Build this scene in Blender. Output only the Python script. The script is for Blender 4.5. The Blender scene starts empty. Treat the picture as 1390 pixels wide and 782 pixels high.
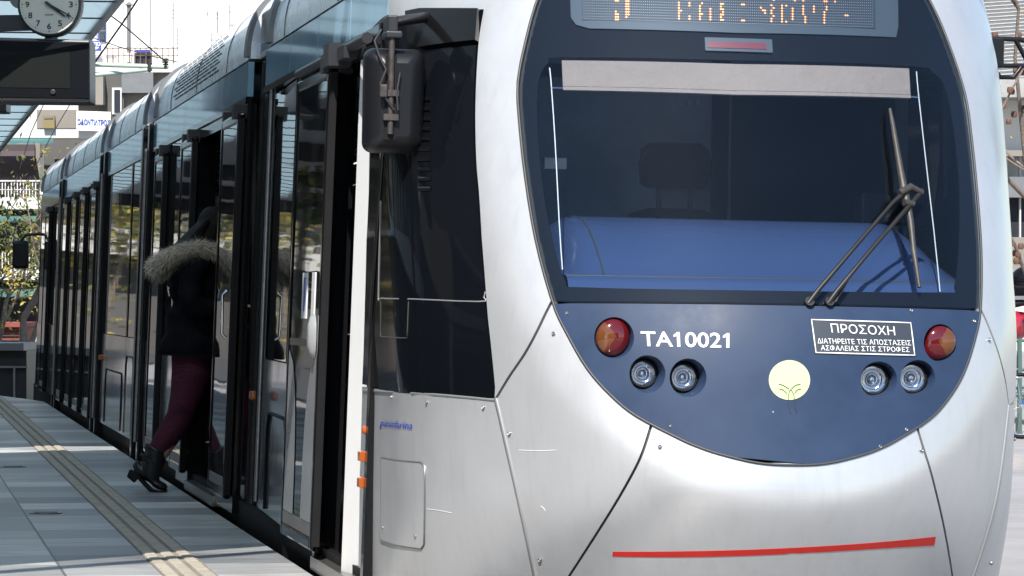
import bpy, bmesh, math, random
import numpy as np
from mathutils import Vector, Matrix, geometry, noise
R = math.radians
random.seed(7); rng = np.random.default_rng(7)
SC = bpy.context.scene
COL = SC.collection

# ------------------------------------------------------------------ camera, sky, sun, exposure
F = 5000.0; TH = R(9.704); CAM = np.array([-2.89, -11.73, 1.11]); YH = 403.0; PX0 = 695.0
cd = bpy.data.cameras.new('camera'); co = bpy.data.objects.new('camera', cd); COL.objects.link(co)
cd.sensor_width = 36.0; cd.lens = 36.0 * F / 1390.0
cd.shift_y = (YH - 391.0) / 1390.0
cd.clip_start = 0.5; cd.clip_end = 3000
co.location = CAM; co.rotation_euler = (R(90), 0, -TH)
SC.camera = co

SUN_EL = R(46); SUN_AZ = (-0.28, -0.96)          # horizontal direction towards the sun
w = bpy.data.worlds.new("World"); SC.world = w; w.use_nodes = True
nt = w.node_tree; bg = nt.nodes['Background']
sky = nt.nodes.new('ShaderNodeTexSky'); sky.sky_type = 'NISHITA'; sky.sun_disc = False
sky.sun_elevation = SUN_EL; sky.sun_rotation = math.atan2(SUN_AZ[0], SUN_AZ[1])
sky.air_density = 1.0; sky.dust_density = 0.25; sky.ozone_density = 1.0
nt.links.new(sky.outputs[0], bg.inputs[0]); bg.inputs[1].default_value = 0.10
sd = bpy.data.lights.new('sun', 'SUN'); so = bpy.data.objects.new('sun', sd); COL.objects.link(so)
sd.energy = 4.2; sd.angle = R(0.5); sd.color = (1.0, 0.955, 0.89)
sdir = Vector((SUN_AZ[0] * math.cos(SUN_EL), SUN_AZ[1] * math.cos(SUN_EL), math.sin(SUN_EL))).normalized()
so.rotation_euler = sdir.to_track_quat('Z', 'Y').to_euler(); so.location = (-20, -20, 30)
SC.view_settings.view_transform = 'Standard'; SC.view_settings.look = 'None'
SC.view_settings.gamma = 1.0; SC.view_settings.use_curve_mapping = False
SC.view_settings.exposure = 1.0
SC.render.engine = 'CYCLES'
SC.cycles.max_bounces = 8; SC.cycles.glossy_bounces = 5; SC.cycles.transparent_max_bounces = 16
SC.cycles.caustics_reflective = False; SC.cycles.caustics_refractive = False

# ------------------------------------------------------------------ materials
def mat(name, col, rough=0.5, metal=0.0, spec=0.5, var=0.0, vscale=4.0, bump=0.0, bscale=20.0, coat=0.0, coatr=0.05,
        emit=None, estr=0.0, rvar=0.0, sheen=0.0, bdist=0.02, stretch=None):
    m = bpy.data.materials.new(name); m.use_nodes = True
    N = m.node_tree.nodes; L = m.node_tree.links; p = N['Principled BSDF']
    p.inputs['Base Color'].default_value = (*col, 1); p.inputs['Roughness'].default_value = rough
    p.inputs['Metallic'].default_value = metal; p.inputs['Specular IOR Level'].default_value = spec
    p.inputs['Coat Weight'].default_value = coat; p.inputs['Coat Roughness'].default_value = coatr
    if sheen: p.inputs['Sheen Weight'].default_value = sheen
    if emit: p.inputs['Emission Color'].default_value = (*emit, 1); p.inputs['Emission Strength'].default_value = estr
    if var or bump or rvar:
        tc = N.new('ShaderNodeTexCoord'); src = tc.outputs['Object']
        if stretch:
            mp = N.new('ShaderNodeMapping'); mp.inputs['Scale'].default_value = stretch
            L.new(src, mp.inputs[0]); src = mp.outputs[0]
    if var or rvar:
        n = N.new('ShaderNodeTexNoise'); n.inputs['Scale'].default_value = vscale; n.inputs['Detail'].default_value = 6
        n.inputs['Roughness'].default_value = 0.65
        L.new(src, n.inputs['Vector'])
        if var:
            r = N.new('ShaderNodeMapRange'); r.inputs[1].default_value = 0.3; r.inputs[2].default_value = 0.7
            r.inputs[3].default_value = 1 - var; r.inputs[4].default_value = 1 + var
            L.new(n.outputs[0], r.inputs[0])
            mx = N.new('ShaderNodeMix'); mx.data_type = 'RGBA'; mx.blend_type = 'MULTIPLY'; mx.inputs[0].default_value = 1
            mx.inputs[6].default_value = (*col, 1); L.new(r.outputs[0], mx.inputs[7]); L.new(mx.outputs[2], p.inputs['Base Color'])
        if rvar:
            r2 = N.new('ShaderNodeMapRange'); r2.inputs[1].default_value = 0.3; r2.inputs[2].default_value = 0.7
            r2.inputs[3].default_value = max(0.01, rough - rvar); r2.inputs[4].default_value = rough + rvar
            L.new(n.outputs[0], r2.inputs[0]); L.new(r2.outputs[0], p.inputs['Roughness'])
    if bump:
        n2 = N.new('ShaderNodeTexNoise'); n2.inputs['Scale'].default_value = bscale; n2.inputs['Detail'].default_value = 4
        L.new(src, n2.inputs['Vector'])
        b = N.new('ShaderNodeBump'); b.inputs['Strength'].default_value = bump; b.inputs['Distance'].default_value = bdist
        L.new(n2.outputs[0], b.inputs['Height']); L.new(b.outputs[0], p.inputs['Normal'])
    return m

def glass_mat(name, tint, refl=1.0, dust=0.0, dust_veil_col=(0.6, 0.65, 0.7), ior=1.5, gr=0.0):
    m = bpy.data.materials.new(name); m.use_nodes = True
    N = m.node_tree.nodes; L = m.node_tree.links; N.remove(N['Principled BSDF'])
    out = N['Material Output']
    tr = N.new('ShaderNodeBsdfTransparent'); tr.inputs[0].default_value = (*tint, 1)
    df = N.new('ShaderNodeBsdfDiffuse'); df.inputs[0].default_value = (*dust_veil_col, 1)
    gl = N.new('ShaderNodeBsdfGlossy'); gl.inputs[0].default_value = (refl * .85, refl * .95, refl * 1.05, 1); gl.inputs['Roughness'].default_value = gr
    fr = N.new('ShaderNodeFresnel'); ge = N.new('ShaderNodeNewGeometry'); ir = N.new('ShaderNodeMapRange'); ir.inputs[3].default_value = ior; ir.inputs[4].default_value = 1 / ior
    L.new(ge.outputs['Backfacing'], ir.inputs[0]); L.new(ir.outputs[0], fr.inputs[0])
    m1 = N.new('ShaderNodeMixShader'); m2 = N.new('ShaderNodeMixShader')
    m1.inputs[0].default_value = dust
    if dust:
        tc = N.new('ShaderNodeTexCoord'); n = N.new('ShaderNodeTexNoise'); n.inputs['Scale'].default_value = 3; n.inputs['Detail'].default_value = 8
        r = N.new('ShaderNodeMapRange'); r.inputs[3].default_value = dust * 0.6; r.inputs[4].default_value = dust * 1.4
        L.new(tc.outputs['Object'], n.inputs['Vector']); L.new(n.outputs[0], r.inputs[0]); L.new(r.outputs[0], m1.inputs[0])
    L.new(tr.outputs[0], m1.inputs[1]); L.new(df.outputs[0], m1.inputs[2])
    L.new(fr.outputs[0], m2.inputs[0]); L.new(m1.outputs[0], m2.inputs[1]); L.new(gl.outputs[0], m2.inputs[2])
    L.new(m2.outputs[0], out.inputs[0])
    return m

M = {}
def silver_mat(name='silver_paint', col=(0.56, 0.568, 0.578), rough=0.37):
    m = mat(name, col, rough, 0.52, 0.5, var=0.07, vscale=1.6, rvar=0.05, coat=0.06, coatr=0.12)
    N = m.node_tree.nodes; L = m.node_tree.links; p = N['Principled BSDF']
    # faint scratches and grime
    tc = N.new('ShaderNodeTexCoord'); mp = N.new('ShaderNodeMapping'); mp.inputs['Scale'].default_value = (3, 3, 60); mp.inputs['Rotation'].default_value = (0, 0.12, 0)
    n = N.new('ShaderNodeTexNoise'); n.inputs['Scale'].default_value = 2.2; n.inputs['Detail'].default_value = 9
    L.new(tc.outputs['Object'], mp.inputs[0]); L.new(mp.outputs[0], n.inputs['Vector'])
    ps = p.inputs['Base Color'].links[0].from_socket
    mp2 = N.new('ShaderNodeMapping'); mp2.inputs['Scale'].default_value = (9, 9, 1.1); L.new(tc.outputs['Object'], mp2.inputs[0])
    n3 = N.new('ShaderNodeTexNoise'); n3.inputs['Scale'].default_value = 2.6; n3.inputs['Detail'].default_value = 7; n3.inputs['Roughness'].default_value = 0.7; L.new(mp2.outputs[0], n3.inputs['Vector'])
    r3 = N.new('ShaderNodeMapRange'); r3.inputs[1].default_value = 0.50; r3.inputs[2].default_value = 0.78; r3.inputs[3].default_value = 0; r3.inputs[4].default_value = 0.16; L.new(n3.outputs[0], r3.inputs[0])
    mg = N.new('ShaderNodeMix'); mg.data_type = 'RGBA'; mg.inputs[7].default_value = (0.24, 0.215, 0.19, 1); L.new(r3.outputs[0], mg.inputs[0]); L.new(ps, mg.inputs[6]); L.new(mg.outputs[2], p.inputs['Base Color'])
    b = N.new('ShaderNodeBump'); b.inputs['Strength'].default_value = 0.05; b.inputs['Distance'].default_value = 0.004
    L.new(n.outputs[0], b.inputs['Height']); L.new(b.outputs[0], p.inputs['Normal'])
    return m
M['silver'] = silver_mat()
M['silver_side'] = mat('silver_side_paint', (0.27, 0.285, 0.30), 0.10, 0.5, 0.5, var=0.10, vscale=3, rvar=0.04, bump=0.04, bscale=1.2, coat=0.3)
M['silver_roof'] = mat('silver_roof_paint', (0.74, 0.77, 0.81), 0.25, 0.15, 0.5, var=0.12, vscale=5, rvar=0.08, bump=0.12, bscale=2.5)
M['navy'] = mat('navy_panel_paint', (0.022, 0.040, 0.082), 0.48, 0.0, 0.22, var=0.12, vscale=6, rvar=0.07)
def chips(m):
    N = m.node_tree.nodes; L = m.node_tree.links; p = N['Principled BSDF']; ps = p.inputs['Base Color'].links[0].from_socket
    tc = N.new('ShaderNodeTexCoord'); v = N.new('ShaderNodeTexVoronoi'); v.inputs['Scale'].default_value = 17; L.new(tc.outputs['Object'], v.inputs['Vector'])
    sz = N.new('ShaderNodeMath'); sz.operation = 'MULTIPLY'; se = N.new('ShaderNodeSeparateColor'); L.new(v.outputs['Color'], se.inputs[0]); po = N.new('ShaderNodeMath'); po.operation = 'POWER'; po.inputs[1].default_value = 9; L.new(se.outputs[0], po.inputs[0]); L.new(po.outputs[0], sz.inputs[0]); sz.inputs[1].default_value = .05
    lt = N.new('ShaderNodeMath'); lt.operation = 'LESS_THAN'; L.new(v.outputs['Distance'], lt.inputs[0]); L.new(sz.outputs[0], lt.inputs[1])
    mx = N.new('ShaderNodeMix'); mx.data_type = 'RGBA'; mx.inputs[7].default_value = (.36, .37, .39, 1); L.new(lt.outputs[0], mx.inputs[0]); L.new(ps, mx.inputs[6]); L.new(mx.outputs[2], p.inputs['Base Color'])
chips(M['navy'])
M['blackglass'] = mat('black_glass', (0.008, 0.009, 0.011), 0.03, 0.0, 0.5, bump=0.06, bscale=1.3, bdist=0.03)
M['cabglass'] = mat('cab_side_glass', (0.004, 0.005, 0.007), 0.05, 0.0, 0.13, bump=0.03, bscale=1.1, bdist=0.02)
M['sideglass'] = mat('side_window_glass', (0.010, 0.011, 0.013), 0.02, 0.0, 0.8, bump=0.07, bscale=1.0, bdist=0.03, stretch=(1, 0.35, 1.0))
M['band'] = mat('blue_band_glass', (0.20, 0.36, 0.48), 0.08, 0.0, 0.8, var=0.22, vscale=1.5, bump=0.05, bscale=1.0, bdist=0.03)
M['gloss_black'] = mat('glossy_black_frame', (0.006, 0.006, 0.007), 0.10, 0, 0.28)
M['rubber'] = mat('black_rubber', (0.007, 0.007, 0.008), 0.6, 0, 0.2, var=0.2, vscale=10)
M['mirror_shell'] = mat('mirror_black_plastic', (0.007, 0.0075, 0.009), 0.34, 0, 0.35, bump=0.1, bscale=300, bdist=0.002)
M['dark'] = mat('dark_interior', (0.010, 0.011, 0.013), 0.7)
M['interior'] = mat('cab_interior_grey', (0.46, 0.58, 0.74), 0.65, var=0.2, vscale=3)
M['frit'] = mat('black_window_mask', (0.006, 0.008, 0.013), 0.6, 0, 0.1)
M['seam'] = mat('dark_seam_rubber', (0.045, 0.043, 0.04), 0.5)
M['seal'] = mat('grey_edge_seal', (0.35, 0.35, 0.35), 0.35, 0.5)
M['white_panel'] = mat('white_cab_panel', (0.80, 0.80, 0.79), 0.45, var=0.03)
M['white'] = mat('white_lettering', (0.70, 0.70, 0.68), 0.5, var=0.05, vscale=60)
M['signblack'] = mat('sign_charcoal', (0.035, 0.042, 0.055), 0.45)
M['blue_ink'] = mat('blue_script', (0.01, 0.05, 0.55), 0.4)
M['red_tape'] = mat('red_tape', (0.48, 0.02, 0.014), 0.42, var=0.10, vscale=14)
M['red_lens'] = mat('red_lens', (0.085, 0.004, 0.006), 0.08, 0, 0.5, coat=0.5)
M['amber_lens'] = mat('amber_lens', (0.12, 0.038, 0.010), 0.10, 0, 0.5, coat=0.5)
M['amber_side'] = mat('amber_side_lens', (0.34, 0.075, 0.010), 0.15, 0, 0.6, coat=0.4, bump=0.3, bscale=80, bdist=0.003)
M['chrome'] = mat('chrome', (0.75, 0.76, 0.78), 0.13, 1.0)
M['lens_glass'] = glass_mat('lamp_glass', (0.9, 0.92, 0.95), 1.0, ior=1.45)
M['steel'] = mat('dull_steel', (0.30, 0.30, 0.30), 0.42, 0.9, var=0.2, vscale=30)
M['rust'] = mat('weathered_steel', (0.05, 0.042, 0.040), 0.6, 0.3, var=0.4, vscale=40)
M['emblem'] = mat('pale_yellow_disc', (0.50, 0.55, 0.29), 0.5)
M['green_ink'] = mat('green_ink', (0.02, 0.16, 0.02), 0.5)
M['wiper'] = mat('wiper_black', (0.008, 0.008, 0.008), 0.5, var=0.3, vscale=20)
M['wiper_blade'] = mat('wiper_blade_grey', (0.036, 0.032, 0.029), 0.5, var=0.45, vscale=25)
M['windscreen'] = glass_mat('windscreen_glass', (0.88, 0.92, 0.95), 0.42, dust=0.004, dust_veil_col=(0.30, 0.40, 0.55), ior=1.45)  # dust and reflection tinted blue to imitate the sky's veil on the glass
M['dash'] = mat('blue_dashboard', (0.040, 0.066, 0.150), 0.22, 0, 0.5, var=0.06, vscale=2, coat=0.3, coatr=0.1)
M['blind'] = mat('beige_blind_fabric', (0.29, 0.225, 0.195), 0.8, var=0.08, vscale=6, bump=0.2, bscale=40)
M['seat'] = mat('seat_fabric', (0.007, 0.008, 0.011), 0.85, var=0.2, vscale=30)
M['led_off'] = mat('led_unlit', (0.30, 0.32, 0.36), 0.4)
M['led_board'] = mat('led_board', (0.035, 0.045, 0.060), 0.5)
M['led_frame'] = mat('display_frame_grey', (0.065, 0.080, 0.098), 0.5)
M['led_on'] = mat('led_lit', (0.9, 0.35, 0.12), 0.4, emit=(1.0, 0.32, 0.12), estr=1.15)
M['red_strip'] = mat('dull_red_strip', (0.14, 0.03, 0.05), 0.35)
M['sticker'] = mat('white_sticker', (0.80, 0.80, 0.80), 0.4)
M['sticker_blue'] = mat('blue_sticker_print', (0.05, 0.12, 0.45), 0.4)
M['tramfloor'] = mat('tram_floor', (0.30, 0.29, 0.28), 0.6, var=0.1)
M['rail_steel'] = mat('rail_steel', (0.35, 0.33, 0.31), 0.3, 0.9)
M['doorgrey'] = mat('pale_grey_door_film', (0.28, 0.29, 0.30), 0.22, 0.1, 0.6, var=0.05)
M['bellows'] = mat('bellows_rubber', (0.006, 0.006, 0.007), 0.2, 0, 0.3, bump=0.1, bscale=6)

def stone_mat():
    m = bpy.data.materials.new('platform_stone'); m.use_nodes = True
    N = m.node_tree.nodes; L = m.node_tree.links; p = N['Principled BSDF']
    tc = N.new('ShaderNodeTexCoord')
    mp = N.new('ShaderNodeMapping'); mp.inputs['Location'].default_value = (0.05, 0.47, 0); L.new(tc.outputs['Object'], mp.inputs[0])
    rot = N.new('ShaderNodeMapping'); rot.inputs['Rotation'].default_value = (0, 0, 0); L.new(mp.outputs[0], rot.inputs[0])
    br = N.new('ShaderNodeTexBrick'); br.offset = 0.0; br.squash = 1.0
    br.inputs['Scale'].default_value = 1.0; br.inputs['Brick Width'].default_value = 2.12; br.inputs['Row Height'].default_value = 0.58
    br.inputs['Mortar Size'].default_value = 0.006; br.inputs['Mortar Smooth'].default_value = 0.2; br.inputs['Bias'].default_value = 0
    br.inputs['Color1'].default_value = (0.155, 0.16, 0.168, 1); br.inputs['Color2'].default_value = (0.50, 0.495, 0.485, 1); br.inputs['Mortar'].default_value = (0.09, 0.09, 0.095, 1)
    L.new(rot.outputs[0], br.inputs['Vector'])
    n = N.new('ShaderNodeTexNoise'); n.inputs['Scale'].default_value = 3.2; n.inputs['Detail'].default_value = 9; n.inputs['Distortion'].default_value = 1.4
    ms = N.new('ShaderNodeMapping'); ms.inputs['Scale'].default_value = (0.7, 3.0, 1); L.new(tc.outputs['Object'], ms.inputs[0]); L.new(ms.outputs[0], n.inputs['Vector'])
    r = N.new('ShaderNodeMapRange'); r.inputs[1].default_value = 0.3; r.inputs[2].default_value = 0.72; r.inputs[3].default_value = 0.72; r.inputs[4].default_value = 1.25
    L.new(n.outputs[0], r.inputs[0])
    mx = N.new('ShaderNodeMix'); mx.data_type = 'RGBA'; mx.blend_type = 'MULTIPLY'; mx.inputs[0].default_value = 1
    L.new(br.outputs[0], mx.inputs[6]); L.new(r.outputs[0], mx.inputs[7])
    v = N.new('ShaderNodeTexNoise'); v.inputs['Scale'].default_value = 0.9; v.inputs['Detail'].default_value = 5; L.new(tc.outputs['Object'], v.inputs['Vector'])
    vr = N.new('ShaderNodeMapRange'); vr.inputs[1].default_value = 0.56; vr.inputs[2].default_value = 0.66; vr.inputs[3].default_value = 1; vr.inputs[4].default_value = 0.72
    L.new(v.outputs[0], vr.inputs[0])
    mx2 = N.new('ShaderNodeMix'); mx2.data_type = 'RGBA'; mx2.blend_type = 'MULTIPLY'; mx2.inputs[0].default_value = 1
    L.new(mx.outputs[2], mx2.inputs[6]); L.new(vr.outputs[0], mx2.inputs[7]); L.new(mx2.outputs[2], p.inputs['Base Color'])
    rr = N.new('ShaderNodeMapRange'); rr.inputs[3].default_value = 0.34; rr.inputs[4].default_value = 0.60; L.new(n.outputs[0], rr.inputs[0]); L.new(rr.outputs[0], p.inputs['Roughness'])
    b = N.new('ShaderNodeBump'); b.inputs['Strength'].default_value = 0.25; b.inputs['Distance'].default_value = 0.01; L.new(n.outputs[0], b.inputs['Height'])
    b2 = N.new('ShaderNodeBump'); b2.inputs['Strength'].default_value = 0.5; b2.inputs['Distance'].default_value = 0.004; b2.invert = True
    L.new(br.outputs['Fac'], b2.inputs['Height']); L.new(b.outputs[0], b2.inputs['Normal']); L.new(b2.outputs[0], p.inputs['Normal'])
    return m
M['stone'] = stone_mat()
M['tactile'] = mat('buff_tactile', (0.37, 0.33, 0.27), 0.65, var=0.22, vscale=7, bump=0.12, bscale=60, bdist=0.004)
M['concrete'] = mat('concrete', (0.30, 0.30, 0.29), 0.85, var=0.2, vscale=2, bump=0.2, bscale=20)
M['asphalt'] = mat('asphalt', (0.055, 0.055, 0.057), 0.9, var=0.25, vscale=5, bump=0.5, bscale=150, bdist=0.01)
M['paving'] = mat('grey_paving', (0.28, 0.27, 0.265), 0.85, var=0.15, vscale=1.5, bump=0.2, bscale=40)
M['ballast'] = mat('track_bed', (0.05, 0.048, 0.045), 0.95, var=0.4, vscale=30, bump=1.0, bscale=40, bdist=0.03)
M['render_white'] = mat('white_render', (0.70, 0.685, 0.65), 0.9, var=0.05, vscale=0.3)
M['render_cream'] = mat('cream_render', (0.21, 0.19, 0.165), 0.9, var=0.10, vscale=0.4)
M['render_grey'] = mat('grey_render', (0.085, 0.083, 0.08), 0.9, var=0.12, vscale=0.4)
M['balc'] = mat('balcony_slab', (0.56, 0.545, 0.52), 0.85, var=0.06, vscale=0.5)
M['recess'] = mat('dark_recess_brown', (0.055, 0.047, 0.048), 0.8, var=0.15, vscale=1)  # dark tone standing in for balcony shade; also the kiosk joints
M['winglass'] = mat('building_glass', (0.03, 0.035, 0.045), 0.05, 0, 0.6)
M['awning_teal'] = mat('teal_awning', (0.06, 0.15, 0.15), 0.8, var=0.12, vscale=1.2)
M['awning_pur'] = mat('purple_grey_awning', (0.075, 0.055, 0.063), 0.85, var=0.12, vscale=1.2)
M['railing'] = mat('pale_railing', (0.55, 0.53, 0.50), 0.6)
M['railing_red'] = mat('rust_red_railing', (0.12, 0.06, 0.05), 0.7)
M['blue_frame'] = mat('blue_window_frame', (0.03, 0.07, 0.22), 0.5)
M['mint'] = mat('pale_green_steel', (0.34, 0.44, 0.37), 0.5)
M['galv'] = mat('galvanised', (0.16, 0.165, 0.17), 0.5, 0.3, var=0.1)
M['wire'] = mat('dark_wire', (0.02, 0.02, 0.02), 0.6)
M['signwhite'] = mat('sign_white', (0.78, 0.79, 0.80), 0.6)
M['signblue'] = mat('sign_blue', (0.03, 0.06, 0.30), 0.6)
M['ochre'] = mat('ochre_box', (0.20, 0.155, 0.065), 0.7)
M['clock_face'] = mat('clock_face', (0.50, 0.485, 0.42), 0.5)
M['dark_metal'] = mat('dark_grey_metal', (0.016, 0.017, 0.020), 0.42, 0.0, var=0.1)
M['screen'] = mat('monitor_screen', (0.004, 0.005, 0.007), 0.45, 0, 0.1)
M['screen_in'] = mat('monitor_inner_screen', (0.009, 0.010, 0.010), 0.5, 0, 0.1)
def milky_mat():
    m = bpy.data.materials.new('canopy_glass'); m.use_nodes = True; N = m.node_tree.nodes; L = m.node_tree.links; N.remove(N['Principled BSDF'])
    a = N.new('ShaderNodeBsdfTransparent'); a.inputs[0].default_value = (.80, .85, .87, 1); c = N.new('ShaderNodeBsdfTranslucent'); c.inputs[0].default_value = (.36, .44, .47, 1)
    x = N.new('ShaderNodeMixShader'); x.inputs[0].default_value = .72; L.new(a.outputs[0], x.inputs[1]); L.new(c.outputs[0], x.inputs[2]); L.new(x.outputs[0], N['Material Output'].inputs[0])
    return m
M['roof_glass'] = milky_mat()
M['roof_metal'] = mat('canopy_metal', (0.50, 0.51, 0.52), 0.5, 0.2, var=0.08)
M['bark'] = mat('grey_bark', (0.17, 0.135, 0.11), 0.9, var=0.3, vscale=12, bump=0.6, bscale=25)
M['leaf_y'] = mat('yellow_leaf', (0.26, 0.21, 0.035), 0.7, var=0.4, vscale=3)
M['leaf_g'] = mat('olive_leaf', (0.085, 0.11, 0.025), 0.7, var=0.4, vscale=3)
M['pod'] = mat('brown_seed_pod', (0.12, 0.058, 0.038), 0.8, var=0.3, vscale=20)
M['planter'] = mat('black_planter', (0.014, 0.014, 0.015), 0.5)
M['red_brick'] = mat('red_cladding', (0.24, 0.055, 0.04), 0.8, var=0.2, vscale=2)
M['bike_red'] = mat('crimson_paint', (0.30, 0.015, 0.03), 0.25, 0, 0.5, coat=0.5)
M['bike_green'] = mat('dark_green_steel', (0.06, 0.11, 0.095), 0.5)
M['bike_blue'] = mat('blue_paint', (0.03, 0.08, 0.30), 0.35)
M['parka'] = mat('black_parka', (0.006, 0.0065, 0.009), 0.8, 0, 0.06, var=0.3, vscale=12, bump=0.5, bscale=16, bdist=0.02)
M['trouser'] = mat('burgundy_trousers', (0.058, 0.008, 0.022), 0.75, 0, 0.3, var=0.15, vscale=20, bump=0.4, bscale=24, bdist=0.012, stretch=(1, 1, 3))
M['boot'] = mat('black_leather', (0.010, 0.010, 0.012), 0.42, 0, 0.5, bump=0.4, bscale=30, bdist=0.008)
M['hair'] = mat('dark_hair', (0.010, 0.0075, 0.007), 0.55, 0, 0.2, bump=0.5, bscale=50, stretch=(6, 6, 1))
M['skin'] = mat('skin', (0.48, 0.30, 0.22), 0.5)
M['fur'] = mat('beige_fur', (0.60, 0.53, 0.44), 0.8)
M['fur_dark'] = mat('brown_fur_tips', (0.07, 0.055, 0.05), 0.8)
M['furcore'] = mat('beige_fur_core', (0.40, 0.34, 0.27), 0.9, var=0.4, vscale=30, bump=0.8, bscale=60)

# ------------------------------------------------------------------ mesh helpers
def link(name, me, parent=None, label=None, cat=None, group=None, kind=None):
    o = bpy.data.objects.new(name, me); COL.objects.link(o)
    if parent is not None: o.parent = parent
    return tag(o, label, cat, group, kind)
def tag(o, label=None, cat=None, group=None, kind=None):
    if label: o['label'] = label
    if cat: o['category'] = cat
    if group: o['group'] = group
    if kind: o['kind'] = kind
    return o
def empty(name, loc, label, cat, group=None, rot=(0, 0, 0)):
    o = bpy.data.objects.new(name, None); COL.objects.link(o); o.location = loc; o.rotation_euler = rot
    o.empty_display_size = 0.2
    return tag(o, label, cat, group)

class MB:
    """collects shapes, builds them as one mesh object; off is subtracted from every vertex (origin of the parent)"""
    def __init__(s, off=(0, 0, 0)): s.v = []; s.f = []; s.sm = []; s.mi = []; s.mats = []; s.off = np.array(off, float); s.cur = 0
    def use(s, m):
        if m not in s.mats: s.mats.append(m)
        s.cur = s.mats.index(m); return s
    def add(s, vs, fs, smooth=False):
        b = len(s.v); s.v += [tuple(map(float, x)) for x in vs]
        for q in fs: s.f.append([i + b for i in q]); s.sm.append(smooth); s.mi.append(s.cur)
        return s
    def hexa(s, p):   # 8 points: bottom 4 ccw, top 4 ccw
        return s.add(p, [(3, 2, 1, 0), (4, 5, 6, 7), (0, 1, 5, 4), (1, 2, 6, 5), (2, 3, 7, 6), (3, 0, 4, 7)])
    def box(s, x0, x1, y0, y1, z0, z1):
        return s.hexa([(x0, y0, z0), (x1, y0, z0), (x1, y1, z0), (x0, y1, z0), (x0, y0, z1), (x1, y0, z1), (x1, y1, z1), (x0, y1, z1)])
    def tube(s, pts, r, n=8, cap=True, smooth=True):
        pts = [Vector(p) for p in pts]; rs = r if isinstance(r, (list, tuple)) else [r] * len(pts)
        rings = []; prev = None
        for i, p in enumerate(pts):
            d = (pts[min(i + 1, len(pts) - 1)] - pts[max(i - 1, 0)])
            d = d.normalized() if d.length > 1e-9 else Vector((0, 0, 1))
            if prev is None:
                a = Vector((0, 0, 1)) if abs(d.z) < 0.9 else Vector((1, 0, 0))
                u = d.cross(a).normalized()
            else: u = (prev - d * prev.dot(d)).normalized()
            prev = u; v = d.cross(u)
            rings.append([p + (u * math.cos(k * 2 * math.pi / n) + v * math.sin(k * 2 * math.pi / n)) * rs[i] for k in range(n)])
        return s.loft(rings, cap, smooth)
    def loft(s, rings, cap=True, smooth=True):
        n = len(rings[0]); vs = [q for rg in rings for q in rg]; fs = []
        for i in range(len(rings) - 1):
            for k in range(n): fs.append((i * n + k, i * n + (k + 1) % n, (i + 1) * n + (k + 1) % n, (i + 1) * n + k))
        s.add(vs, fs, smooth)
        if cap:
            s.add(rings[0], [tuple(range(n))[::-1]]); s.add(rings[-1], [tuple(range(n))])
        return s
    def disc(s, c, nrm, r, h=0.0, n=24, r2=None, smooth=True):
        c = Vector(c); nrm = Vector(nrm).normalized()
        return s.loft(ring_pts(c, nrm, r, n) if False else [ring_pts(c, nrm, r, n), ring_pts(c + nrm * h, nrm, r2 if r2 is not None else r, n)], True, smooth)
    def ball(s, c, r, n=10, sc=(1, 1, 1)):
        rings = []; c = Vector(c)
        for i in range(1, n):
            a = math.pi * i / n
            rings.append([c + Vector((r * sc[0] * math.sin(a) * math.cos(k * 2 * math.pi / (n * 2)), r * sc[1] * math.sin(a) * math.sin(k * 2 * math.pi / (n * 2)), -r * sc[2] * math.cos(a))) for k in range(n * 2)])
        return s.loft(rings, True, True)
    def build_each(s, name, m, parent=None, bevel=0.0):
        """every separate piece becomes an object of its own"""
        par = list(range(len(s.v)))
        def fd(i):
            while par[i] != i: par[i] = par[par[i]]; i = par[i]
            return i
        for q in s.f:
            for j in q[1:]: par[fd(j)] = fd(q[0])
        gr = {}
        for q, sm in zip(s.f, s.sm): gr.setdefault(fd(q[0]), []).append((q, sm))
        out = []
        for fs in gr.values():
            ids = sorted({i for q, _ in fs for i in q}); mp = {i: k for k, i in enumerate(ids)}
            b = MB(off=s.off); b.v = [s.v[i] for i in ids]; b.f = [[mp[i] for i in q] for q, _ in fs]; b.sm = [x for _, x in fs]; b.mi = [0] * len(fs)
            out.append(b.build(name, m, parent, bevel=bevel))
        return out
    def build(s, name, m=None, parent=None, label=None, cat=None, group=None, kind=None, bevel=0.0, seg=2):
        me = bpy.data.meshes.new(name)
        V = [tuple(np.array(v) - s.off) for v in s.v] if s.off.any() else s.v
        me.from_pydata(V, [], s.f)
        if m is not None and not s.mats: me.materials.append(m)
        for q in s.mats: me.materials.append(q)
        me.polygons.foreach_set('use_smooth', s.sm)
        if s.mats: me.polygons.foreach_set('material_index', s.mi)
        me.update()
        bm = bmesh.new(); bm.from_mesh(me); bmesh.ops.recalc_face_normals(bm, faces=bm.faces); bm.to_mesh(me); bm.free()
        o = link(name, me, parent, label, cat, group, kind)
        if bevel:
            b = o.modifiers.new('bevel', 'BEVEL'); b.width = bevel; b.segments = seg; b.limit_method = 'ANGLE'; b.angle_limit = R(40); b.harden_normals = False
        return o
def ring_pts(c, nrm, r, n, ry=None):
    c = Vector(c); nrm = Vector(nrm).normalized(); a = Vector((0, 0, 1)) if abs(nrm.z) < 0.9 else Vector((1, 0, 0))
    u = a.cross(nrm).normalized(); v = nrm.cross(u)
    return [c + u * (r * math.cos(2 * math.pi * k / n)) + v * ((ry or r) * math.sin(2 * math.pi * k / n)) for k in range(n)]

# ------------------------------------------------------------------ viewing geometry (photo measurements -> metres)
CT, ST = math.cos(TH), math.sin(TH)
RV = np.array([CT, -ST, 0]); FV = np.array([ST, CT, 0])
def at(px, py, D):
    """point D metres along the street from the viewpoint that was measured at (px, py) in the photograph"""
    return CAM + RV * ((px - PX0) / F * D) + FV * D + np.array([0, 0, (YH - py) / F * D])

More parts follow.
